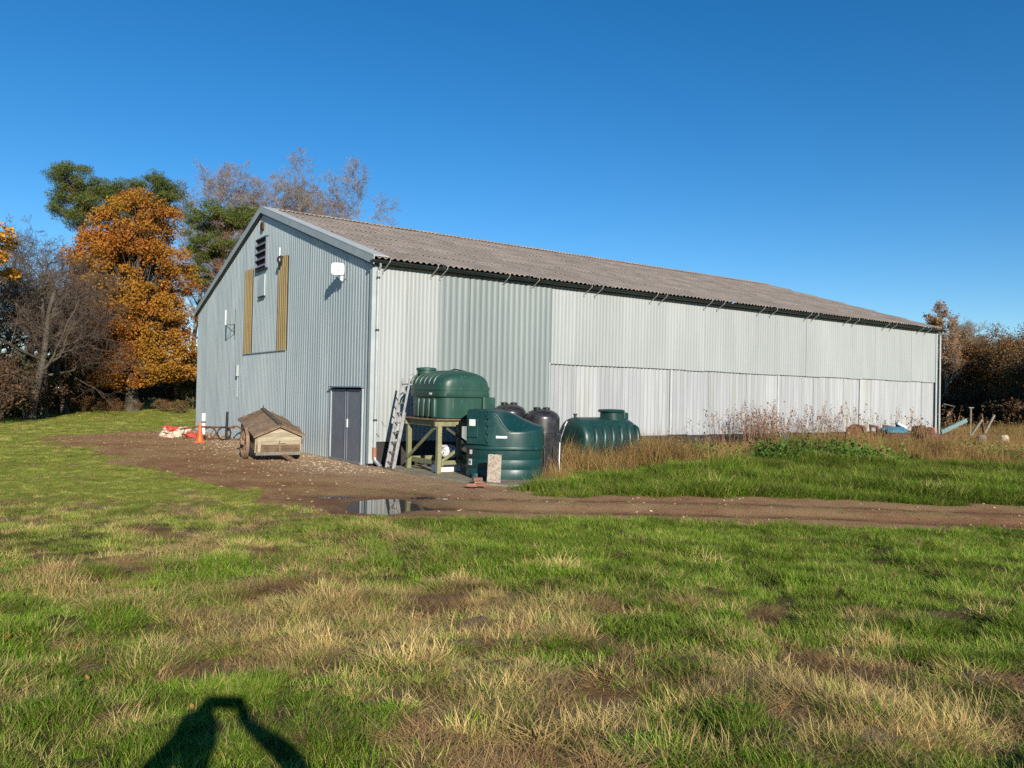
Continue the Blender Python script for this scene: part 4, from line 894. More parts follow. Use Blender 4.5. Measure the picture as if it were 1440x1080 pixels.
# bare spreading trees on the left
spA = bare_meshes(41, 7.5, .26, SPREAD, 'bark', 'bark_twig', (.25, 0))[:2]; spB = bare_meshes(44, 7.0, .24, SPREAD, 'bark', 'bark_twig', (.1, 0))[:2]; spC = bare_meshes(47, 8.0, .24, SPREAD, 'bark', 'bark_twig', (-.1, .1))[:2]
for px, D, ms, rz, s, lab in ((42, 44, spA, .0, 1.0, 'bare leaning tree with mossy twigs at the field edge'), (-25, 47, spB, 1.0, 1.05, 'bare spreading tree behind the leaning one'), (75, 54, spC, 2.0, 1.18, 'bare brown twigged tree beside the oak'), (60, 47, spB, 5.1, 1.05, 'bare crooked tree just behind the leaning one'), (28, 53, spC, 3.6, 1.15, 'bare tree with fine dark twigs in the thicket'), (10, 58, spA, 3.3, 1.2, 'bare tree far back behind the leaning tree'), (92, 51, spC, .9, 1.05, 'bare reddish twigged tree close beside the oak'), (110, 60, spB, 4.0, 1.15, 'bare tree tangled with ivy behind the oak'), (-60, 52, spC, 4.4, 1.1, 'bare tree standing outside the hedge corner')):
    place('bare_tree', lab, 'tree', P0(px, D), rz, (('trunk', ms[0]), ('crown', ms[1])), 'bare trees at the field edge', s)
# tree reaching in from the left edge with orange leaves
tk, c = clump_meshes(61, 11.5, .3, [(0, 0, 9.4, 2.1, 2.0, 1.2), (.4, 0, 7.6, 1.7, 2.0, .6), (-2, 0, 9, 2, 2, 2.5)], 80, .6, 90, .22, 'oak_edge', 'bark_twig', .6, .5)
place('field_maple', 'golden leaved tree reaching in above the bare trees', 'tree', P0(-42, 40), 0, (('trunk', tk), ('crown', c)))
# tree tops showing over the ridge
tk, c = clump_meshes(62, 13.6, .3, [(0, 0, 10.8, 2.4, 2.2, 3.0)], 90, .7, 90, .24, 'oak', 'bark', .7, .5); place('rowan_tree', 'orange tree whose tip shows over the roof ridge', 'tree', P0(682, 66), 0, (('trunk', tk), ('crown', c)), None, 1.06)
tk, c = clump_meshes(63, 17.2, .3, [(0, 0, 15.6, 1.4, 1.4, 1.4), (.6, 0, 13, 2, 2, 1)], 45, .7, 120, .26, 'pine', 'bark_pine', .6, .5, outward=1.0, aspect=5); place('pine_tree', 'scots pine whose dark tip shows over the roof ridge', 'tree', P0(552, 72), 0, (('trunk', tk), ('crown', c)), 'scots pines behind the yard')
# ivy-clad trunks and evergreen under-storey on the left
def bush_meshes(seed, w, h, ncl, mat, leaf=.14, nleaf=90, twig=2, cr=.55, bark='bark_twig'):
    return clump_meshes(seed, h, .07, [(0, 0, h*.52, w*.5, w*.45, h*.46)], ncl, cr, nleaf, leaf, mat, bark, .85, .35, .8, 1.5, tr_curve=.1, extra_twigs=twig, first=.05)
ivA = bush_meshes(71, 2.2, 5.5, 75, 'ivy'); ivB = bush_meshes(72, 4.0, 3.4, 75, 'ivy'); brA = bush_meshes(73, 4.2, 3.0, 60, 'darkleaf', .12, 45, 5); brB = bush_meshes(74, 3.6, 2.4, 50, 'brownleaf', .12, 40, 5)
def bush(ms, px, D, lab, rz=0, s=1.0, group=None, nm='bush', cat='bush'): return place(nm, lab, cat, P0(px, D), rz, (('trunk', ms[0]), ('crown', ms[1])), group, s)
for px, D, rz, s in ((118, 57, 0, 1.1), (147, 58, 1, .95), (92, 59, 2, .9)): bush(ivA, px, D, 'column of dark ivy on a trunk beside the oak', rz, s, 'ivy clad trunks beside the oak', 'ivy_column', 'ivy')
for px, D, rz, s in ((70, 52, 0, .5), (98, 53, 1, .55), (128, 54, 2, .5), (158, 54, 3, .45), (186, 55, 4, .4), (228, 55, 5, .42), (256, 54, .6, .45), (80, 57, 1.6, .7), (140, 59, 2.6, .65)): bush(brB, px, D, 'low straw brown shrub on the verge under the oak', rz, s, 'low shrubs on the verge under the oak')
bush(ivA, 272, 58, 'narrow column of dark ivy beside the far barn corner', 2.5, .85, None, 'ivy_column', 'ivy')
for px, D, rz, s in ((28, 49, 0, 1.1), (-5, 46, 1.2, 1.2), (60, 55, 2.0, 1.0), (105, 61, 3, 1.0), (-45, 44, 2, 1.2)): bush(ivB, px, D, 'dark evergreen bush under the bare trees', rz, s, 'evergreen bushes under the bare trees')
for px, D, rz, s in ((5, 42, 0, 1.0), (38, 46, 1, 1.0), (75, 51, 2, .9), (-30, 39, 3, 1.15), (130, 60, 4, .9), (55, 60, 2.4, 1.1)): bush(brA, px, D, 'tangled dark brown thorn bush at the hedge foot', rz, s, 'dark thorn bushes along the hedge')
for px, D, rz, s in ((165, 64, 0, .9), (225, 70, 1, 1.1), (255, 66, 2, 1.0), (190, 72, 3, 1.2), (280, 72, 1.7, 1.1), (240, 82, .4, 1.9), (262, 74, 2.9, 2.1), (250, 68, 1.9, 1.7), (205, 86, 1.1, 2.0), (275, 88, 2.2, 2.0), (150, 84, 3.3, 2.1), (100, 84, 2.8, 2.1), (40, 84, .8, 2.2), (-15, 80, .8, 2.2), (70, 80, 1.8, 2.0), (175, 78, .3, 1.9), (12, 76, 2.6, 2.0), (125, 76, 1.3, 2.0)): bush(brB, px, D, 'pale brown bush of the hedge behind the oak', rz, s, 'brown hedge behind the oak')
# dark wood on the right
wdA = clump_meshes(81, 8.6, .22, [(0, 0, 5.4, 3.0, 3.0, 2.9), (.8, 0, 3.0, 2.8, 2.6, 2.2)], 170, .85, 105, .13, 'brownleaf', 'bark_twig', .75, .4, extra_twigs=6, first=.1)
wdB = clump_meshes(82, 8.0, .22, [(0, 0, 4.8, 3.2, 2.8, 2.9), (-.8, 0, 2.4, 2.6, 2.6, 2.0)], 170, .8, 130, .15, 'darkleaf', 'bark_twig', .75, .4, extra_twigs=6, first=.1)
for i, (px, D, ms, rz, s) in enumerate(((1338, 62, wdA, 0, .95), (1362, 57, wdA, 1, .87), (1395, 59, wdA, 2, .93), (1428, 54, wdA, 3, .88), (1458, 50, wdA, 4, .84), (1372, 67, wdA, 5, .92), (1410, 68, wdA, 2.3, .95), (1490, 47, wdB, .7, .74), (1530, 45, wdA, 1.9, .72), (1335, 70, wdA, 2.9, 1.0), (1590, 44, wdB, 5.2, .74), (1310, 74, wdA, 3.5, .95), (1440, 64, wdB, .9, 1.0))):
    place('thorn_tree', 'russet brown leaved tree in the dark wood edge' if ms is wdA else 'dark dense tree in the wood edge beyond barn', 'tree', P0(px, D), rz, (('trunk', ms[0]), ('crown', ms[1])), 'russet trees of the wood edge' if ms is wdA else 'dark trees of the wood edge', s)
bsW = bush_meshes(83, 4.5, 3.2, 70, 'darkleaf', .15, 80, 3)
for px, D, rz, s in ((1330, 58, 0, 1.0), (1352, 55, 1, 1), (1380, 54, 2, 1), (1408, 52, 3, 1), (1436, 49, 4, 1), (1470, 46, 5, 1.1)): bush(bsW, px, D, 'low dark bush at the foot of the wood', rz, s, 'low bushes at the foot of the wood')
bt = bare_meshes(91, 7.2, .14, dict(ASH, n=[18, 9, 8, 5]), 'bark_pale', 'bark_pale'); rng = np.random.RandomState(4)
tips = np.array([b[0][-1] for b in bt[2] if b[2] >= 3]); tips = tips[rng.rand(len(tips)) < .38]; v, f = quads(rng, tips+rng.normal(0, .08, tips.shape), .12, 1.5); n = len(f)
lf = npmesh('leaves', v, f, MT['amber'], rng.rand(n), rng.uniform(.7, 1.2, n))
b_ = place('birch_tree', 'slender birch with sparse amber leaves above the wood', 'tree', P0(1334, 56), .5, (('trunk', bt[0]), ('crown', bt[1]), ('leaves', lf)), None, (1.05, 1.05, 1.1))
for px, D, rz, s in ((1362, 82, 0, .43), (1392, 84, 2, .41), (1345, 85, 3, .41)): place('ash_tree', 'distant bare ash tree above the dark wood', 'tree', P0(px, D), rz, (('trunk', ashB[0]), ('crown', ashB[1])), 'distant bare trees above the wood', s)

# ------------------------------------------------------------------ grass and chips (stuff, scattered with geometry nodes)
def blade_clump(seed, n, h, spread, lean, width, droop=.5, hv=.35, seedhead=False, seg=3, lmin=.2):
    rng = np.random.RandomState(seed); V = []; F = []; o = 0
    for i in range(n):
        a = rng.uniform(0, 2*math.pi); r = spread*math.sqrt(rng.rand()); b = np.array([r*math.cos(a), r*math.sin(a), -.02])
        az = a+rng.normal(0, .9); L = h*rng.uniform(1-hv, 1+hv); th = lean*rng.uniform(lmin, 1.0); w = width*rng.uniform(.6, 1.2)
        fa = az+math.pi/2+rng.normal(0, .6); side = np.array([math.cos(fa), math.sin(fa), 0]); p = b.copy(); ring = []
        for k in range(seg+1):
            t = k/seg; ww = w*(1-t**1.6)*.5
            ring.append((p-side*ww, p+side*ww)); ang = th+droop*t*rng.uniform(.5, 1.3)
            p = p+np.array([math.cos(az)*math.sin(ang), math.sin(az)*math.sin(ang), max(math.cos(ang), -.25)])*L/seg
        for k in range(seg):
            V += [ring[k][0], ring[k][1]]
        V.append((ring[seg][0]+ring[seg][1])/2)
        for k in range(seg-1): F.append((o+2*k, o+2*k+1, o+2*k+3, o+2*k+2))
        F.append((o+2*seg-2, o+2*seg-1, o+2*seg)); o += 2*seg+1
        if seedhead:
            top = V[-1]; 
            for q in range(7):
                c = top+np.array([rng.normal(0, .02), rng.normal(0, .02), -q*.035]); s = .022
                V += [c+rng.normal(0, s, 3), c+rng.normal(0, s, 3), c+rng.normal(0, s, 3)]; F.append((o, o+1, o+2)); o += 3
    return V, F
def leaf_clump(seed, n, w, h, leaf):
    rng = np.random.RandomState(seed); c = rng.normal(0, 1, (n, 3))*np.array([w, w, h*.4]); c[:, 2] = np.abs(c[:, 2])*1.1
    v, f = quads(rng, c, leaf, 1.35); return v.tolist(), f.tolist()
BSEG = {'grass': 3, 'dry_grass': 3}
def scatter(name, lab, pts, scl, rz, tilt, idx, tint, val, kinds, mat, cat):
    col = bpy.data.collections.new(name+'_sources')
    for i, (V, F) in enumerate(kinds):
        me = bpy.data.meshes.new('%s_source_%02d' % (name, i)); me.from_pydata([tuple(map(float, q)) for q in V], [], F); me.update(); me.materials.append(mat); ra_ = np.random.RandomState(i); nb = max(1, len(F)//BSEG.get(name, 3)); me.attributes.new('bt', 'FLOAT', 'FACE').data.foreach_set('value', np.repeat(ra_.rand(nb+1), BSEG.get(name, 3))[:len(me.polygons)].astype(np.float32))
        ob = bpy.data.objects.new('%s_source_%02d' % (name, i), me); col.objects.link(ob)
    n = len(pts); me = bpy.data.meshes.new(name); me.vertices.add(n); me.vertices.foreach_set('co', np.asarray(pts, np.float32).ravel())
    rot = np.stack([tilt[0], tilt[1], rz], 1).astype(np.float32); sc3 = np.asarray(scl, np.float32)
    if sc3.ndim == 1: sc3 = np.repeat(sc3[:, None], 3, 1)
    me.attributes.new('rot', 'FLOAT_VECTOR', 'POINT').data.foreach_set('vector', rot.ravel()); me.attributes.new('scl', 'FLOAT_VECTOR', 'POINT').data.foreach_set('vector', sc3.ravel())
    me.attributes.new('idx', 'INT', 'POINT').data.foreach_set('value', np.asarray(idx, np.int32))
    for nm, a in (('tint', tint), ('val', val)): me.attributes.new(nm, 'FLOAT', 'POINT').data.foreach_set('value', np.asarray(a, np.float32))
    me.update(); o = link(name, me)
    ng = bpy.data.node_groups.new(name+'_scatter', 'GeometryNodeTree'); ng.interface.new_socket('Geometry', in_out='INPUT', socket_type='NodeSocketGeometry'); ng.interface.new_socket('Geometry', in_out='OUTPUT', socket_type='NodeSocketGeometry')
    gi = ng.nodes.new('NodeGroupInput'); go = ng.nodes.new('NodeGroupOutput'); ci = ng.nodes.new('GeometryNodeCollectionInfo'); ip = ng.nodes.new('GeometryNodeInstanceOnPoints')
    ci.inputs['Collection'].default_value = col; ci.inputs['Separate Children'].default_value = True; ci.inputs['Reset Children'].default_value = True
    def na(nm, ty):
        q = ng.nodes.new('GeometryNodeInputNamedAttribute'); q.data_type = ty; q.inputs['Name'].default_value = nm; return next(s for s in q.outputs if s.enabled)
    L = ng.links.new; L(gi.outputs[0], ip.inputs['Points']); L(ci.outputs[0], ip.inputs['Instance']); ip.inputs['Pick Instance'].default_value = True
    L(na('idx', 'INT'), ip.inputs['Instance Index']); L(na('rot', 'FLOAT_VECTOR'), ip.inputs['Rotation']); L(na('scl', 'FLOAT_VECTOR'), ip.inputs['Scale']); L(ip.outputs[0], go.inputs[0])
    md = o.modifiers.new('scatter', 'NODES'); md.node_group = ng
    return tag(o, lab, cat, kind='stuff')
rg = np.random.RandomState(99)
def sample(y0, y1, dens, m=2.0, k=.70):
    """points with even density over the strip of field between two distances ahead"""
    w1 = k*y1+m; A = (y1-y0)*2*w1; n = int(A*dens); y = rg.uniform(y0, y1, n); x = rg.uniform(-w1, w1, n); q = np.abs(x) < k*y+m; return x[q], y[q]
def inbarn(x, y, m=.15):
    lx = (x-NX)*cy+(y-NY)*sy; ly = -(x-NX)*sy+(y-NY)*cy
    return (lx > -m) & (lx < BL_L+m) & (ly > -m) & (ly < BL_W+m)
def onpad(x, y):
    lx = (x-NX)*cy+(y-NY)*sy; ly = -(x-NX)*sy+(y-NY)*cy; return (lx > -.1) & (lx < 3.0) & (ly > -5.4) & (ly < 0)
KIND = [blade_clump(100+i, 140, .056, .11, 1.3, .0042, .9, .6, lmin=.25) for i in range(4)] + [blade_clump(110+i, 115, .080, .11, 1.4, .0034, .5, .7, lmin=.3) for i in range(4)] + \
       [blade_clump(120+i, 130, .088, .11, 1.2, .0046, .9, .6, lmin=.2) for i in range(3)] + [blade_clump(130+i, 42, .62, .28, .55, .010, .7, .45, False, 4) for i in range(3)] + \
       [blade_clump(140+i, 9, .98, .25, .22, .012, .25, .25, True, 3) for i in range(2)] + [blade_clump(150+i, 160, .10, .12, 1.7, .0034, .12, .7, lmin=.7) for i in range(3)]
# 0-3 short green, 4-7 straw tufts, 8-10 lush, 11-13 tall dry, 14-15 seeded stems, 16-18 flattened thatch
X, Y, S, I, T, V_ = [], [], [], [], [], []
def put(x, y, s, i, t, v):
    X.append(x); Y.append(y); S.append(s); I.append(i); T.append(t); V_.append(v)
for y0, y1, dens, sc in ((2.3, 4.6, 300, .95), (4.6, 7.5, 215, 1.08), (7.5, 13.5, 120, 1.3), (13.5, 24, 80, 1.55), (24, 40, 26, 2.3), (40, 66, 8, 3.6)):
    x, y = sample(y0, y1, dens, 1.6 if y0 < 24 else 3)
    dm = dirtmask(x, y); keep = (rg.rand(len(x)) > dm*1.25) & ((rg.rand(len(x)) < .42+1.1*sst(.36, .60, fbm(x, y, 4.2, 3))) | (y > 13)) & ~inbarn(x, y) & ~onpad(x, y) & (puddle_d(x, y) < .03); x, y = x[keep], y[keep]
    dry = dryfield(x, y)+rg.normal(0, .10, len(x)); n = len(x); u = rg.rand(n)
    bare = barefield(x, y) > .45; isd = (u < np.clip((dry-.10)*1.05, .03, .82)) | bare
    lush = ~isd & (dry < .16) & (rg.rand(n) < .5)
    idx = np.where(isd, np.where((rg.rand(n) < .45) & ~bare, rg.randint(4, 8, n), rg.randint(16, 19, n)), np.where(lush, rg.randint(8, 11, n), rg.randint(0, 4, n)))
    tint = np.where(isd, np.where(bare, rg.uniform(1.35, 2.0, n), rg.uniform(.55, 1.05, n)+.75*(rg.rand(n) < .38)*(fbm(x, y, 1.9, 3) > .42)), np.clip(rg.uniform(-.02, .20, n)+.35*dry*rg.rand(n), 0, .6))
    left = sst(0, -6, x)*sst(7, 12, y); tint = np.clip(tint+left*.20, 0, 2.0)
    val = rg.uniform(.7, 1.15, n)*np.where(isd, 1.0, .95)*np.where(bare, .85, 1.0)*(.35+1.3*fbm(x, y, 2.8, 3))
    s = sc*rg.uniform(.7, 1.3, n)*(.55+.95*fbm(x+50, y, 2.2, 3))*np.where(lush, .75, 1.0)*(1-.35*left)*np.where((y > 13)&(x < 2), .62, 1.0)
    k2 = ~bare | (rg.rand(n) < .6); put(x[k2], y[k2], s[k2], idx[k2], tint[k2], val[k2])
# rank growth between track and barn, and beyond its far corner
TALL = PG([(748, 684), (790, 674), (860, 664), (930, 663), (1020, 661), (1110, 650), (1200, 650), (1320, 655), (1520, 660), (1900, 676)])+[(at(1850, 60).x, 60), (at(1310, 62).x, 62), (BL(BL_L+.6, .5).x, BL(BL_L+.6, .5).y), (BL(BL_L, -.15).x, BL(BL_L, -.15).y), (BL(4.6, -.15).x, BL(4.6, -.15).y), (BL(3.6, -1.2).x, BL(3.6, -1.2).y), (BL(3.0, -4.2).x, BL(3.0, -4.2).y)]
tx = np.array([p[0] for p in TALL]); ty = np.array([p[1] for p in TALL]); n = 30000
x = np.concatenate([rg.uniform(tx.min(), 28, n), rg.uniform(18, tx.max(), 6000)]); y = np.concatenate([rg.uniform(ty.min(), 42, n), rg.uniform(36, ty.max(), 6000)]); n = len(x); sd = sdist(x, y, TALL)+(fbm(x, y, 1.0, 3)-.5)*1.6
def hits(x, y):                                                          # keep stems out of the tanks
    h = np.zeros(len(x), bool)
    for (c, r) in ((c2, .98), (at(717, 21.6), .5), (at(763, 21.2), .5)): h |= np.hypot(x-c.x, y-c.y) < r
    lx = (x-NX)*cy+(y-NY)*sy; ly = -(x-NX)*sy+(y-NY)*cy
    return h | ((lx > 5.05) & (lx < 7.42) & (np.abs(ly+2.15) < .6))
q = (sd > 0) & ~inbarn(x, y) & ~hits(x, y) & (rg.rand(n) < np.clip(1.3-(y-22)/45, .3, 1)); x, y, sd = x[q], y[q], sd[q]; n = len(x)
gr = fbm(x, y, .55, 3); u = rg.rand(n); idx = np.where(u < .56, rg.randint(11, 14, n), np.where(u < .575, rg.randint(14, 16, n), np.where(u < .82, rg.randint(8, 11, n), rg.randint(16, 19, n))))
tint = np.where(idx == 8, .3, 1.0)*rg.uniform(.6, 1.05, n); tint = np.where((gr > .56) & (idx < 11), rg.uniform(.05, .3, n), tint)
s = rg.uniform(.7, 1.25, n)*np.clip(.62+sd*.25, .6, 1.0)*np.where(idx < 11, 2.2, 1.0)*np.where(idx > 15, 2.6, 1.0)*(.75+.5*fbm(x, y, .8, 2)); lxx = (x-NX)*cy+(y-NY)*sy; lyy = -(x-NX)*sy+(y-NY)*cy; s = s*np.where((lxx > 18.5) & (lxx < 31) & (lyy < -1.5), .62, 1.0)*np.where((lyy > -2.5) & (lxx > 8.2) & (lxx < 29), .55, 1.0)*np.where((lxx > 8) & (lxx < 13), .7, 1.0)*np.where((lxx > 3.5) & (lxx < 8) & (lyy < -2.6), 1.3, 1.0); DRYG = (x, y, s, idx, tint, rg.uniform(.5, 1.12, n)*(.7+.6*fbm(x, y, 1.3, 3)))
# lusher green verge right of the tanks
VER = PG([(705, 697), (800, 698), (900, 699), (1020, 701), (1150, 705), (1300, 711), (1520, 718), (2000, 736), (2000, 680), (1520, 662), (1320, 660), (1200, 656), (1100, 656), (930, 668), (830, 677), (735, 692)])
vx = np.array([p[0] for p in VER]); vy = np.array([p[1] for p in VER]); n = 30000; x = rg.uniform(vx.min(), vx.max(), n); y = rg.uniform(vy.min(), vy.max(), n); q = (sdist(x, y, VER) > -.15) & (dirtmask(x, y) < .45) & ~hits(x, y) & ~onpad(x, y); x, y = x[q], y[q]; n = len(x)
put(x, y, rg.uniform(1.3, 3.0, n)*(.3+1.4*fbm(x, y, 1.1, 3)), rg.randint(8, 11, n), rg.uniform(-.05, .14, n)+.4*(rg.rand(n) < .14), rg.uniform(.5, 1.0, n)*(.35+1.1*fbm(x, y, 1.5, 3)))
# ragged grass at the wall foot of the far yard side and sparse blades on the track
x, y = sample(12, 22, 60, 1.0); q = (dirtmask(x, y) > .4) & (rg.rand(len(x)) < .05*(fbm(x, y, .9, 3) > .5)+.6*(fbm(x, y, 1.6, 3) > .50)*(x > 1)*np.exp(-(trackd(x, y)/.36)**2)+.35*(dirtmask(x, y) < .75)*(fbm(x, y, 2, 2) > .5)) & (puddle_d(x, y) < .02) & ~onpad(x, y) & ~inbarn(x, y); x, y = x[q], y[q]; n = len(x); put(x, y, rg.uniform(.4, .8, n), rg.randint(0, 4, n), rg.uniform(0, .6, n), rg.uniform(.5, 1, n))
X = np.concatenate(X); Y = np.concatenate(Y); S = np.concatenate(S); I = np.concatenate(I); T = np.concatenate(T); V_ = np.concatenate(V_); n = len(X)
Z = height(X, Y)
scatter('grass', 'rough mixed green and straw coloured grass covering the field', np.stack([X, Y, Z], 1), S, rg.uniform(0, 6.283, n), (rg.normal(0, .12, n), rg.normal(0, .12, n)), I, T, V_, KIND, MT['grass'], 'grass')
x, y, s_, i_, t_, v_ = DRYG; n = len(x)
scatter('dry_grass', 'tall dead straw coloured grass between the track and barn wall', np.stack([x, y, height(x, y)], 1), s_, rg.uniform(0, 6.283, n), (rg.normal(0, .12, n), rg.normal(0, .12, n)), i_, t_, v_, KIND, mk_leaf('dead_grass_blade', (.13, .17, .022), (.47, .285, .12), None, .3, inst=True, blade=True), 'dry grass')
# bramble and nettle patches (leafy ground cover)
x = []; y = []
for px, py, r, k in ((1130, 648, 1.6, 30), (1160, 645, 1.2, 18), (1095, 655, .9, 12), (1190, 656, .8, 18), (1400, 652, .8, 14), (990, 658, .5, 8)):
    c = G(px, py); x += list(c.x+rg.normal(0, r*.6, k)); y += list(c.y+rg.normal(0, r*.45, k))
x = np.array(x); y = np.array(y); q = ~inbarn(x, y) & ~hits(x, y); x, y = x[q], y[q]; n = len(x)
LK = [leaf_clump(200+i, 120, .26, .46, .09) for i in range(3)]
scatter('bramble_patch', 'low green bramble and nettle patches along the barn', np.stack([x, y, height(x, y)], 1), rg.uniform(.7, 1.25, n), rg.uniform(0, 6.28, n), (np.zeros(n), np.zeros(n)), rg.randint(0, 3, n), rg.rand(n), rg.uniform(.6, 1.2, n), LK, mk_leaf('bramble_leaf_scatter', (.068, .125, .022), (.13, .205, .038), None, .3, inst=True, rough=.5), 'brambles')
# flat rosettes of broad-leaved weeds and a few blown leaves in the turf
def rosette(seed):
    rng = np.random.RandomState(seed); V = []; F = []; o = 0
    for k in range(9):
        a = k*2.4+rng.normal(0, .2); L = rng.uniform(.03, .06); w = L*.38; d = np.array([math.cos(a), math.sin(a), .35*rng.rand()+.15]); q = np.array([-math.sin(a), math.cos(a), 0]); b = np.array([0, 0, .012])
        V += [b, b+d*L*.55-q*w*.5, b+d*L*.55+q*w*.5, b+d*L*.9-q*w*.3, b+d*L*.9+q*w*.3, b+d*L*1.05]; F += [(o, o+1, o+2), (o+1, o+3, o+4, o+2), (o+3, o+5, o+4)]; o += 6
    return V, F
x, y = sample(2.4, 9, 6, .8); q = (fbm(x, y, .9, 3)+.12*(x > .5) > .53) & (dryfield(x, y) < .7); x, y = x[q], y[q]; n = len(x)
scatter('broadleaf_weeds', 'flat green weed rosettes growing in the rough turf', np.stack([x, y, height(x, y)+.022], 1), rg.uniform(.35, .7, n), rg.uniform(0, 6.28, n), (rg.normal(0, .1, n), rg.normal(0, .1, n)), rg.randint(0, 3, n), rg.rand(n), rg.uniform(.7, 1.2, n), [rosette(i) for i in range(3)], MT['weed'], 'weeds')
x, y = sample(2.4, 15, 1.3, .8); n = len(x); lv_ = [([(-.03, 0, 0), (-.01, .022, .008), (.02, .016, .002), (.04, 0, .010), (.02, -.018, 0), (-.01, -.02, .007)], [(0, 1, 2, 3), (0, 3, 4, 5)])]
scatter('leaf_litter', 'a few blown brown leaves lying on the turf', np.stack([x, y, height(x, y)+.03*(dirtmask(x, y) < .4)+.005], 1), rg.uniform(.4, .8, n), rg.uniform(0, 6.28, n), (rg.normal(0, .4, n), rg.normal(0, .4, n)), np.zeros(n), rg.rand(n), rg.uniform(.6, 1.2, n), lv_, MT['litter'], 'leaves')
# reddish dock stems against the wall
x = []; y = []
for px, L0, k in ((1055, 15.5, 34), (1035, 14.6, 26), (1010, 13.6, 14), (1115, 18.2, 16), (1135, 19.2, 8), (1150, 20, 7), (1172, 21, 5), (1080, 16.5, 8), (985, 12.5, 8), (1225, 24, 5), (1290, 27.5, 4)):
    for _ in range(k):
        p = BL(L0+rg.normal(0, .35), -rg.uniform(.5, 2.2)); x.append(p.x); y.append(p.y)
x = np.array(x); y = np.array(y); n = len(x)
DK = [blade_clump(300+i, 5, 1.15, .14, .22, .018, .16, .35, True, 3) for i in range(3)]
scatter('dock_stems', 'dead reddish brown dock stems standing against the pale barn wall', np.stack([x, y, height(x, y)], 1), rg.uniform(.7, 1.25, n), rg.uniform(0, 6.28, n), (rg.normal(0, .06, n), rg.normal(0, .06, n)), rg.randint(0, 3, n), rg.rand(n), rg.uniform(.7, 1.2, n), DK, mk_leaf('dock_stem', (.20, .10, .06), (.33, .20, .13), None, .2, inst=True), 'dock stems')
# stones and wood chips on the yard
x, y = sample(13, 40, 60, 1.0); lx = (x-NX)*cy+(y-NY)*sy; ly = -(x-NX)*sy+(y-NY)*cy
pr_ = np.clip(np.exp(-(lx+.7)**2/1.1)*(ly > -.8)+.10*np.exp(-(lx+2.2)**2/5)*(ly > -2)+.7*((lx > -1.5) & (lx < 1) & (ly > -1.6) & (ly < 0))+.03, 0, 1)
q = (dirtmask(x, y) > .55) & ~inbarn(x, y, .02) & (rg.rand(len(x)) < pr_) & ~onpad(x, y) & (puddle_d(x, y) < .02); x, y, lx = x[q], y[q], lx[q]; n = len(x)
def chip(seed):
    rng = np.random.RandomState(seed); mb = MB(); mb.box((0, 0, .006), (.06*rng.uniform(.6, 1.4), .035*rng.uniform(.6, 1.4), .016), None, .7); return mb.v, mb.f
scatter('yard_chips', 'pale stone and wood chips strewn along the gable foot', np.stack([x, y, height(x, y)], 1), rg.uniform(.35, 1.1, n), rg.uniform(0, 6.28, n), (rg.normal(0, .25, n), rg.normal(0, .25, n)), rg.randint(0, 4, n), np.clip(rg.rand(n)*np.where(lx > -1.8, 1, .6), 0, 1), rg.uniform(.6, 1.2, n), [chip(i) for i in range(4)], MT['chip'], 'chips')

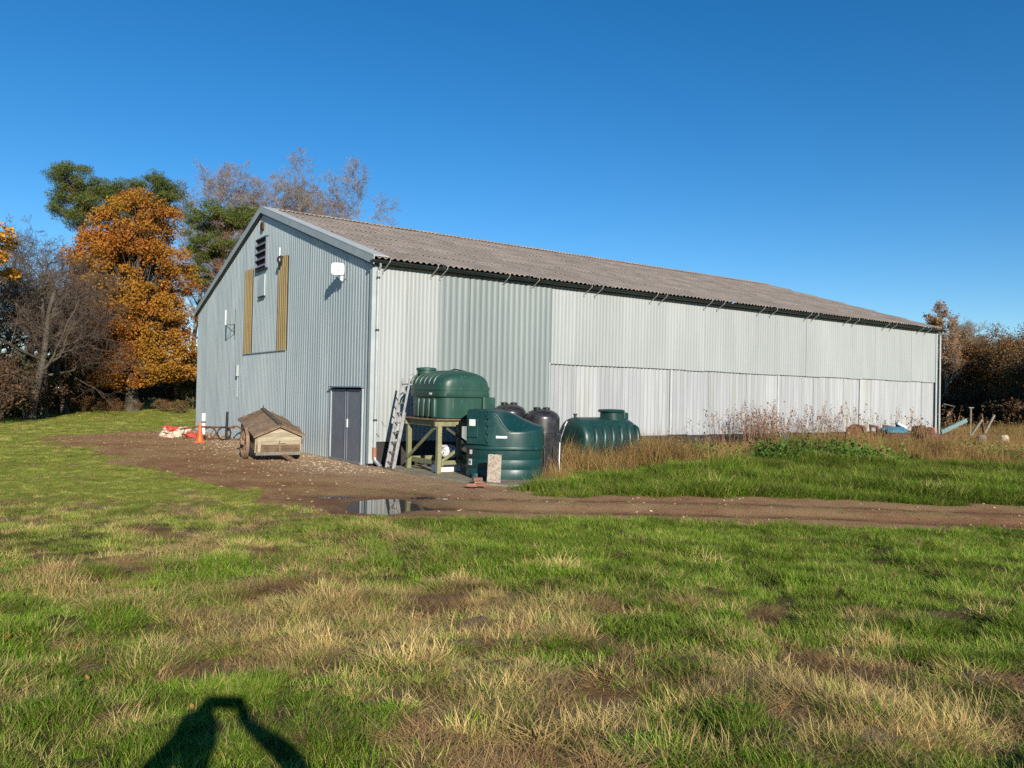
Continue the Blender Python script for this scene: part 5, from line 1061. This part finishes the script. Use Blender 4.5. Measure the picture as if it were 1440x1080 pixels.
# ------------------------------------------------------------------ the photographer, standing behind the lens (only the shadow falls in view)
per = thing('person', 'person in dark jacket holding up a phone, seen by shadow on grass', 'person', (.04, -.52, .40))
ox, oy, oz = -.04, .52, -.40
SK = {'pel': (.04, -.53, 1.28, .150, .12), 'spi': (.04, -.54, 1.48, .145, .11), 'che': (.04, -.53, 1.68, .165, .12), 'nec': (.04, -.51, 1.84, .060, .06), 'hd0': (.04, -.485, 1.915, .075, .085), 'hd1': (.04, -.475, 2.0, .082, .10), 'hd2': (.04, -.48, 2.075, .06, .075)}
ED = [('pel', 'spi'), ('spi', 'che'), ('che', 'nec'), ('nec', 'hd0'), ('hd0', 'hd1'), ('hd1', 'hd2')]
for sg, q in ((-1, 'l'), (1, 'r')):
    X_ = .04
    SK.update({'sh'+q: (X_+sg*.185, -.52, 1.77, 0.098, 0.098), 'ua'+q: (X_+sg*(.28 if sg < 0 else .36), -.44, (1.66 if sg < 0 else 1.70), 0.081, 0.081), 'el'+q: (X_+sg*(.36 if sg < 0 else .44), -.33, (1.60 if sg < 0 else 1.66), 0.072, 0.072), 'fa'+q: (X_*.6+sg*(.25 if sg < 0 else .32), -.20, (1.77 if sg < 0 else 1.84), 0.058, 0.058), 'wr'+q: (sg*.125, -.10, 1.925, .032, .028), 'pa'+q: (sg*.098, -.045, 1.975, .036, .022),
               'hi'+q: (X_+sg*.095, -.53, 1.20, .105, .105), 'kn'+q: (X_+sg*.12, -.50, .88, .070, .070), 'ca'+q: (X_+sg*.125, -.54, .68, .062, .062), 'an'+q: (X_+sg*.13, -.55, .49, .045, .045), 'to'+q: (X_+sg*.16, -.37, .44, .045, .036)})
    ED += [('che', 'sh'+q), ('sh'+q, 'ua'+q), ('ua'+q, 'el'+q), ('el'+q, 'fa'+q), ('fa'+q, 'wr'+q), ('wr'+q, 'pa'+q), ('pel', 'hi'+q), ('hi'+q, 'kn'+q), ('kn'+q, 'ca'+q), ('ca'+q, 'an'+q), ('an'+q, 'to'+q)]
    for k, (dz, ln) in enumerate(((.028, .9), (.010, 1.0), (-.009, .95), (-.026, .8))):
        SK['f%da%s' % (k, q)] = (sg*.094, -.022, 1.978+dz, .0095, .0095); SK['f%db%s' % (k, q)] = (sg*(.094-.004), -.012, 1.982+dz, .009, .009); SK['f%dc%s' % (k, q)] = (sg*(.090-.022*ln), -.010, 1.984+dz, .008, .008)
        ED += [('pa'+q, 'f%da%s' % (k, q)), ('f%da%s' % (k, q), 'f%db%s' % (k, q)), ('f%db%s' % (k, q), 'f%dc%s' % (k, q))]
    SK['ta'+q] = (sg*.075, -.05, 1.955, .012, .012); SK['tb'+q] = (sg*.052, -.034, 1.965, .010, .010); ED += [('pa'+q, 'ta'+q), ('ta'+q, 'tb'+q)]
ks = list(SK); me = bpy.data.meshes.new('body'); me.from_pydata([(SK[k][0]+ox, SK[k][1]+oy, SK[k][2]+oz) for k in ks], [(ks.index(a), ks.index(b)) for a, b in ED], []); me.update()
mp, tp_, op = _nt('skin_jacket_jeans'); pp_ = tp_.nodes.new('ShaderNodeBsdfPrincipled'); tp_.links.new(pp_.outputs[0], op.inputs[0])
sx3 = tp_.nodes.new('ShaderNodeSeparateXYZ'); tp_.links.new(_pos(tp_), sx3.inputs[0]); zz_ = sx3.outputs[2]; yy_ = sx3.outputs[1]
c_ = _mix(tp_, _math(tp_, 'GREATER_THAN', zz_, 1.22), (.03, .04, .075), (.02, .025, .03)); c_ = _mix(tp_, _math(tp_, 'GREATER_THAN', zz_, 1.845), c_, (.45, .27, .2)); c_ = _mix(tp_, _math(tp_, 'GREATER_THAN', yy_, -.115), c_, (.45, .27, .2)); c_ = _mix(tp_, _math(tp_, 'LESS_THAN', zz_, .52), c_, (.03, .02, .015))
tp_.links.new(c_, pp_.inputs['Base Color']); pp_.inputs['Roughness'].default_value = .7; me.materials.append(mp)
body = link('body', me, per); sm = body.modifiers.new('skin', 'SKIN'); sm.use_smooth_shade = True
for i, k in enumerate(ks):
    v_ = me.skin_vertices[0].data[i]; v_.radius = SK[k][3:5]; v_.use_root = (k == 'pel')
sub = body.modifiers.new('sub', 'SUBSURF'); sub.levels = 1; sub.render_levels = 2
hp = MB().lathe([(.088, -.05), (.108, .0), (.104, .05), (.075, .095), (.02, .115)], 20, (.04+ox, -.495+oy, 2.02+oz), None, .92, 1.05).build('hair', 'bark', per, True)
MB().lathe([(.018, -.03), (.012, .0), (.006, .02)], 8, (.04+ox, -.375+oy, 1.985+oz)).build('nose', mp, per, True)
for sg in (-1, 1):
    MB().lathe([(.004, -.02), (.022, -.01), (.022, .015), (.006, .03)], 10, (.04+sg*.085+ox, -.49+oy, 1.99+oz), None, .4).build('ear', mp, per, True); MB().lathe([(.004, -.01), (.012, 0), (.004, .01)], 10, (.04+sg*.033+ox, -.385+oy, 2.005+oz)).build('eye', 'dark', per, True)
ph = MB().box((0, 0, 0), (.158, .008, .076)).build('phone', 'black_pl', None, bevel=.003); ph.location = (0, -.016, CAM_H-.004); tag(ph, 'slim black phone held sideways in both hands', 'phone')
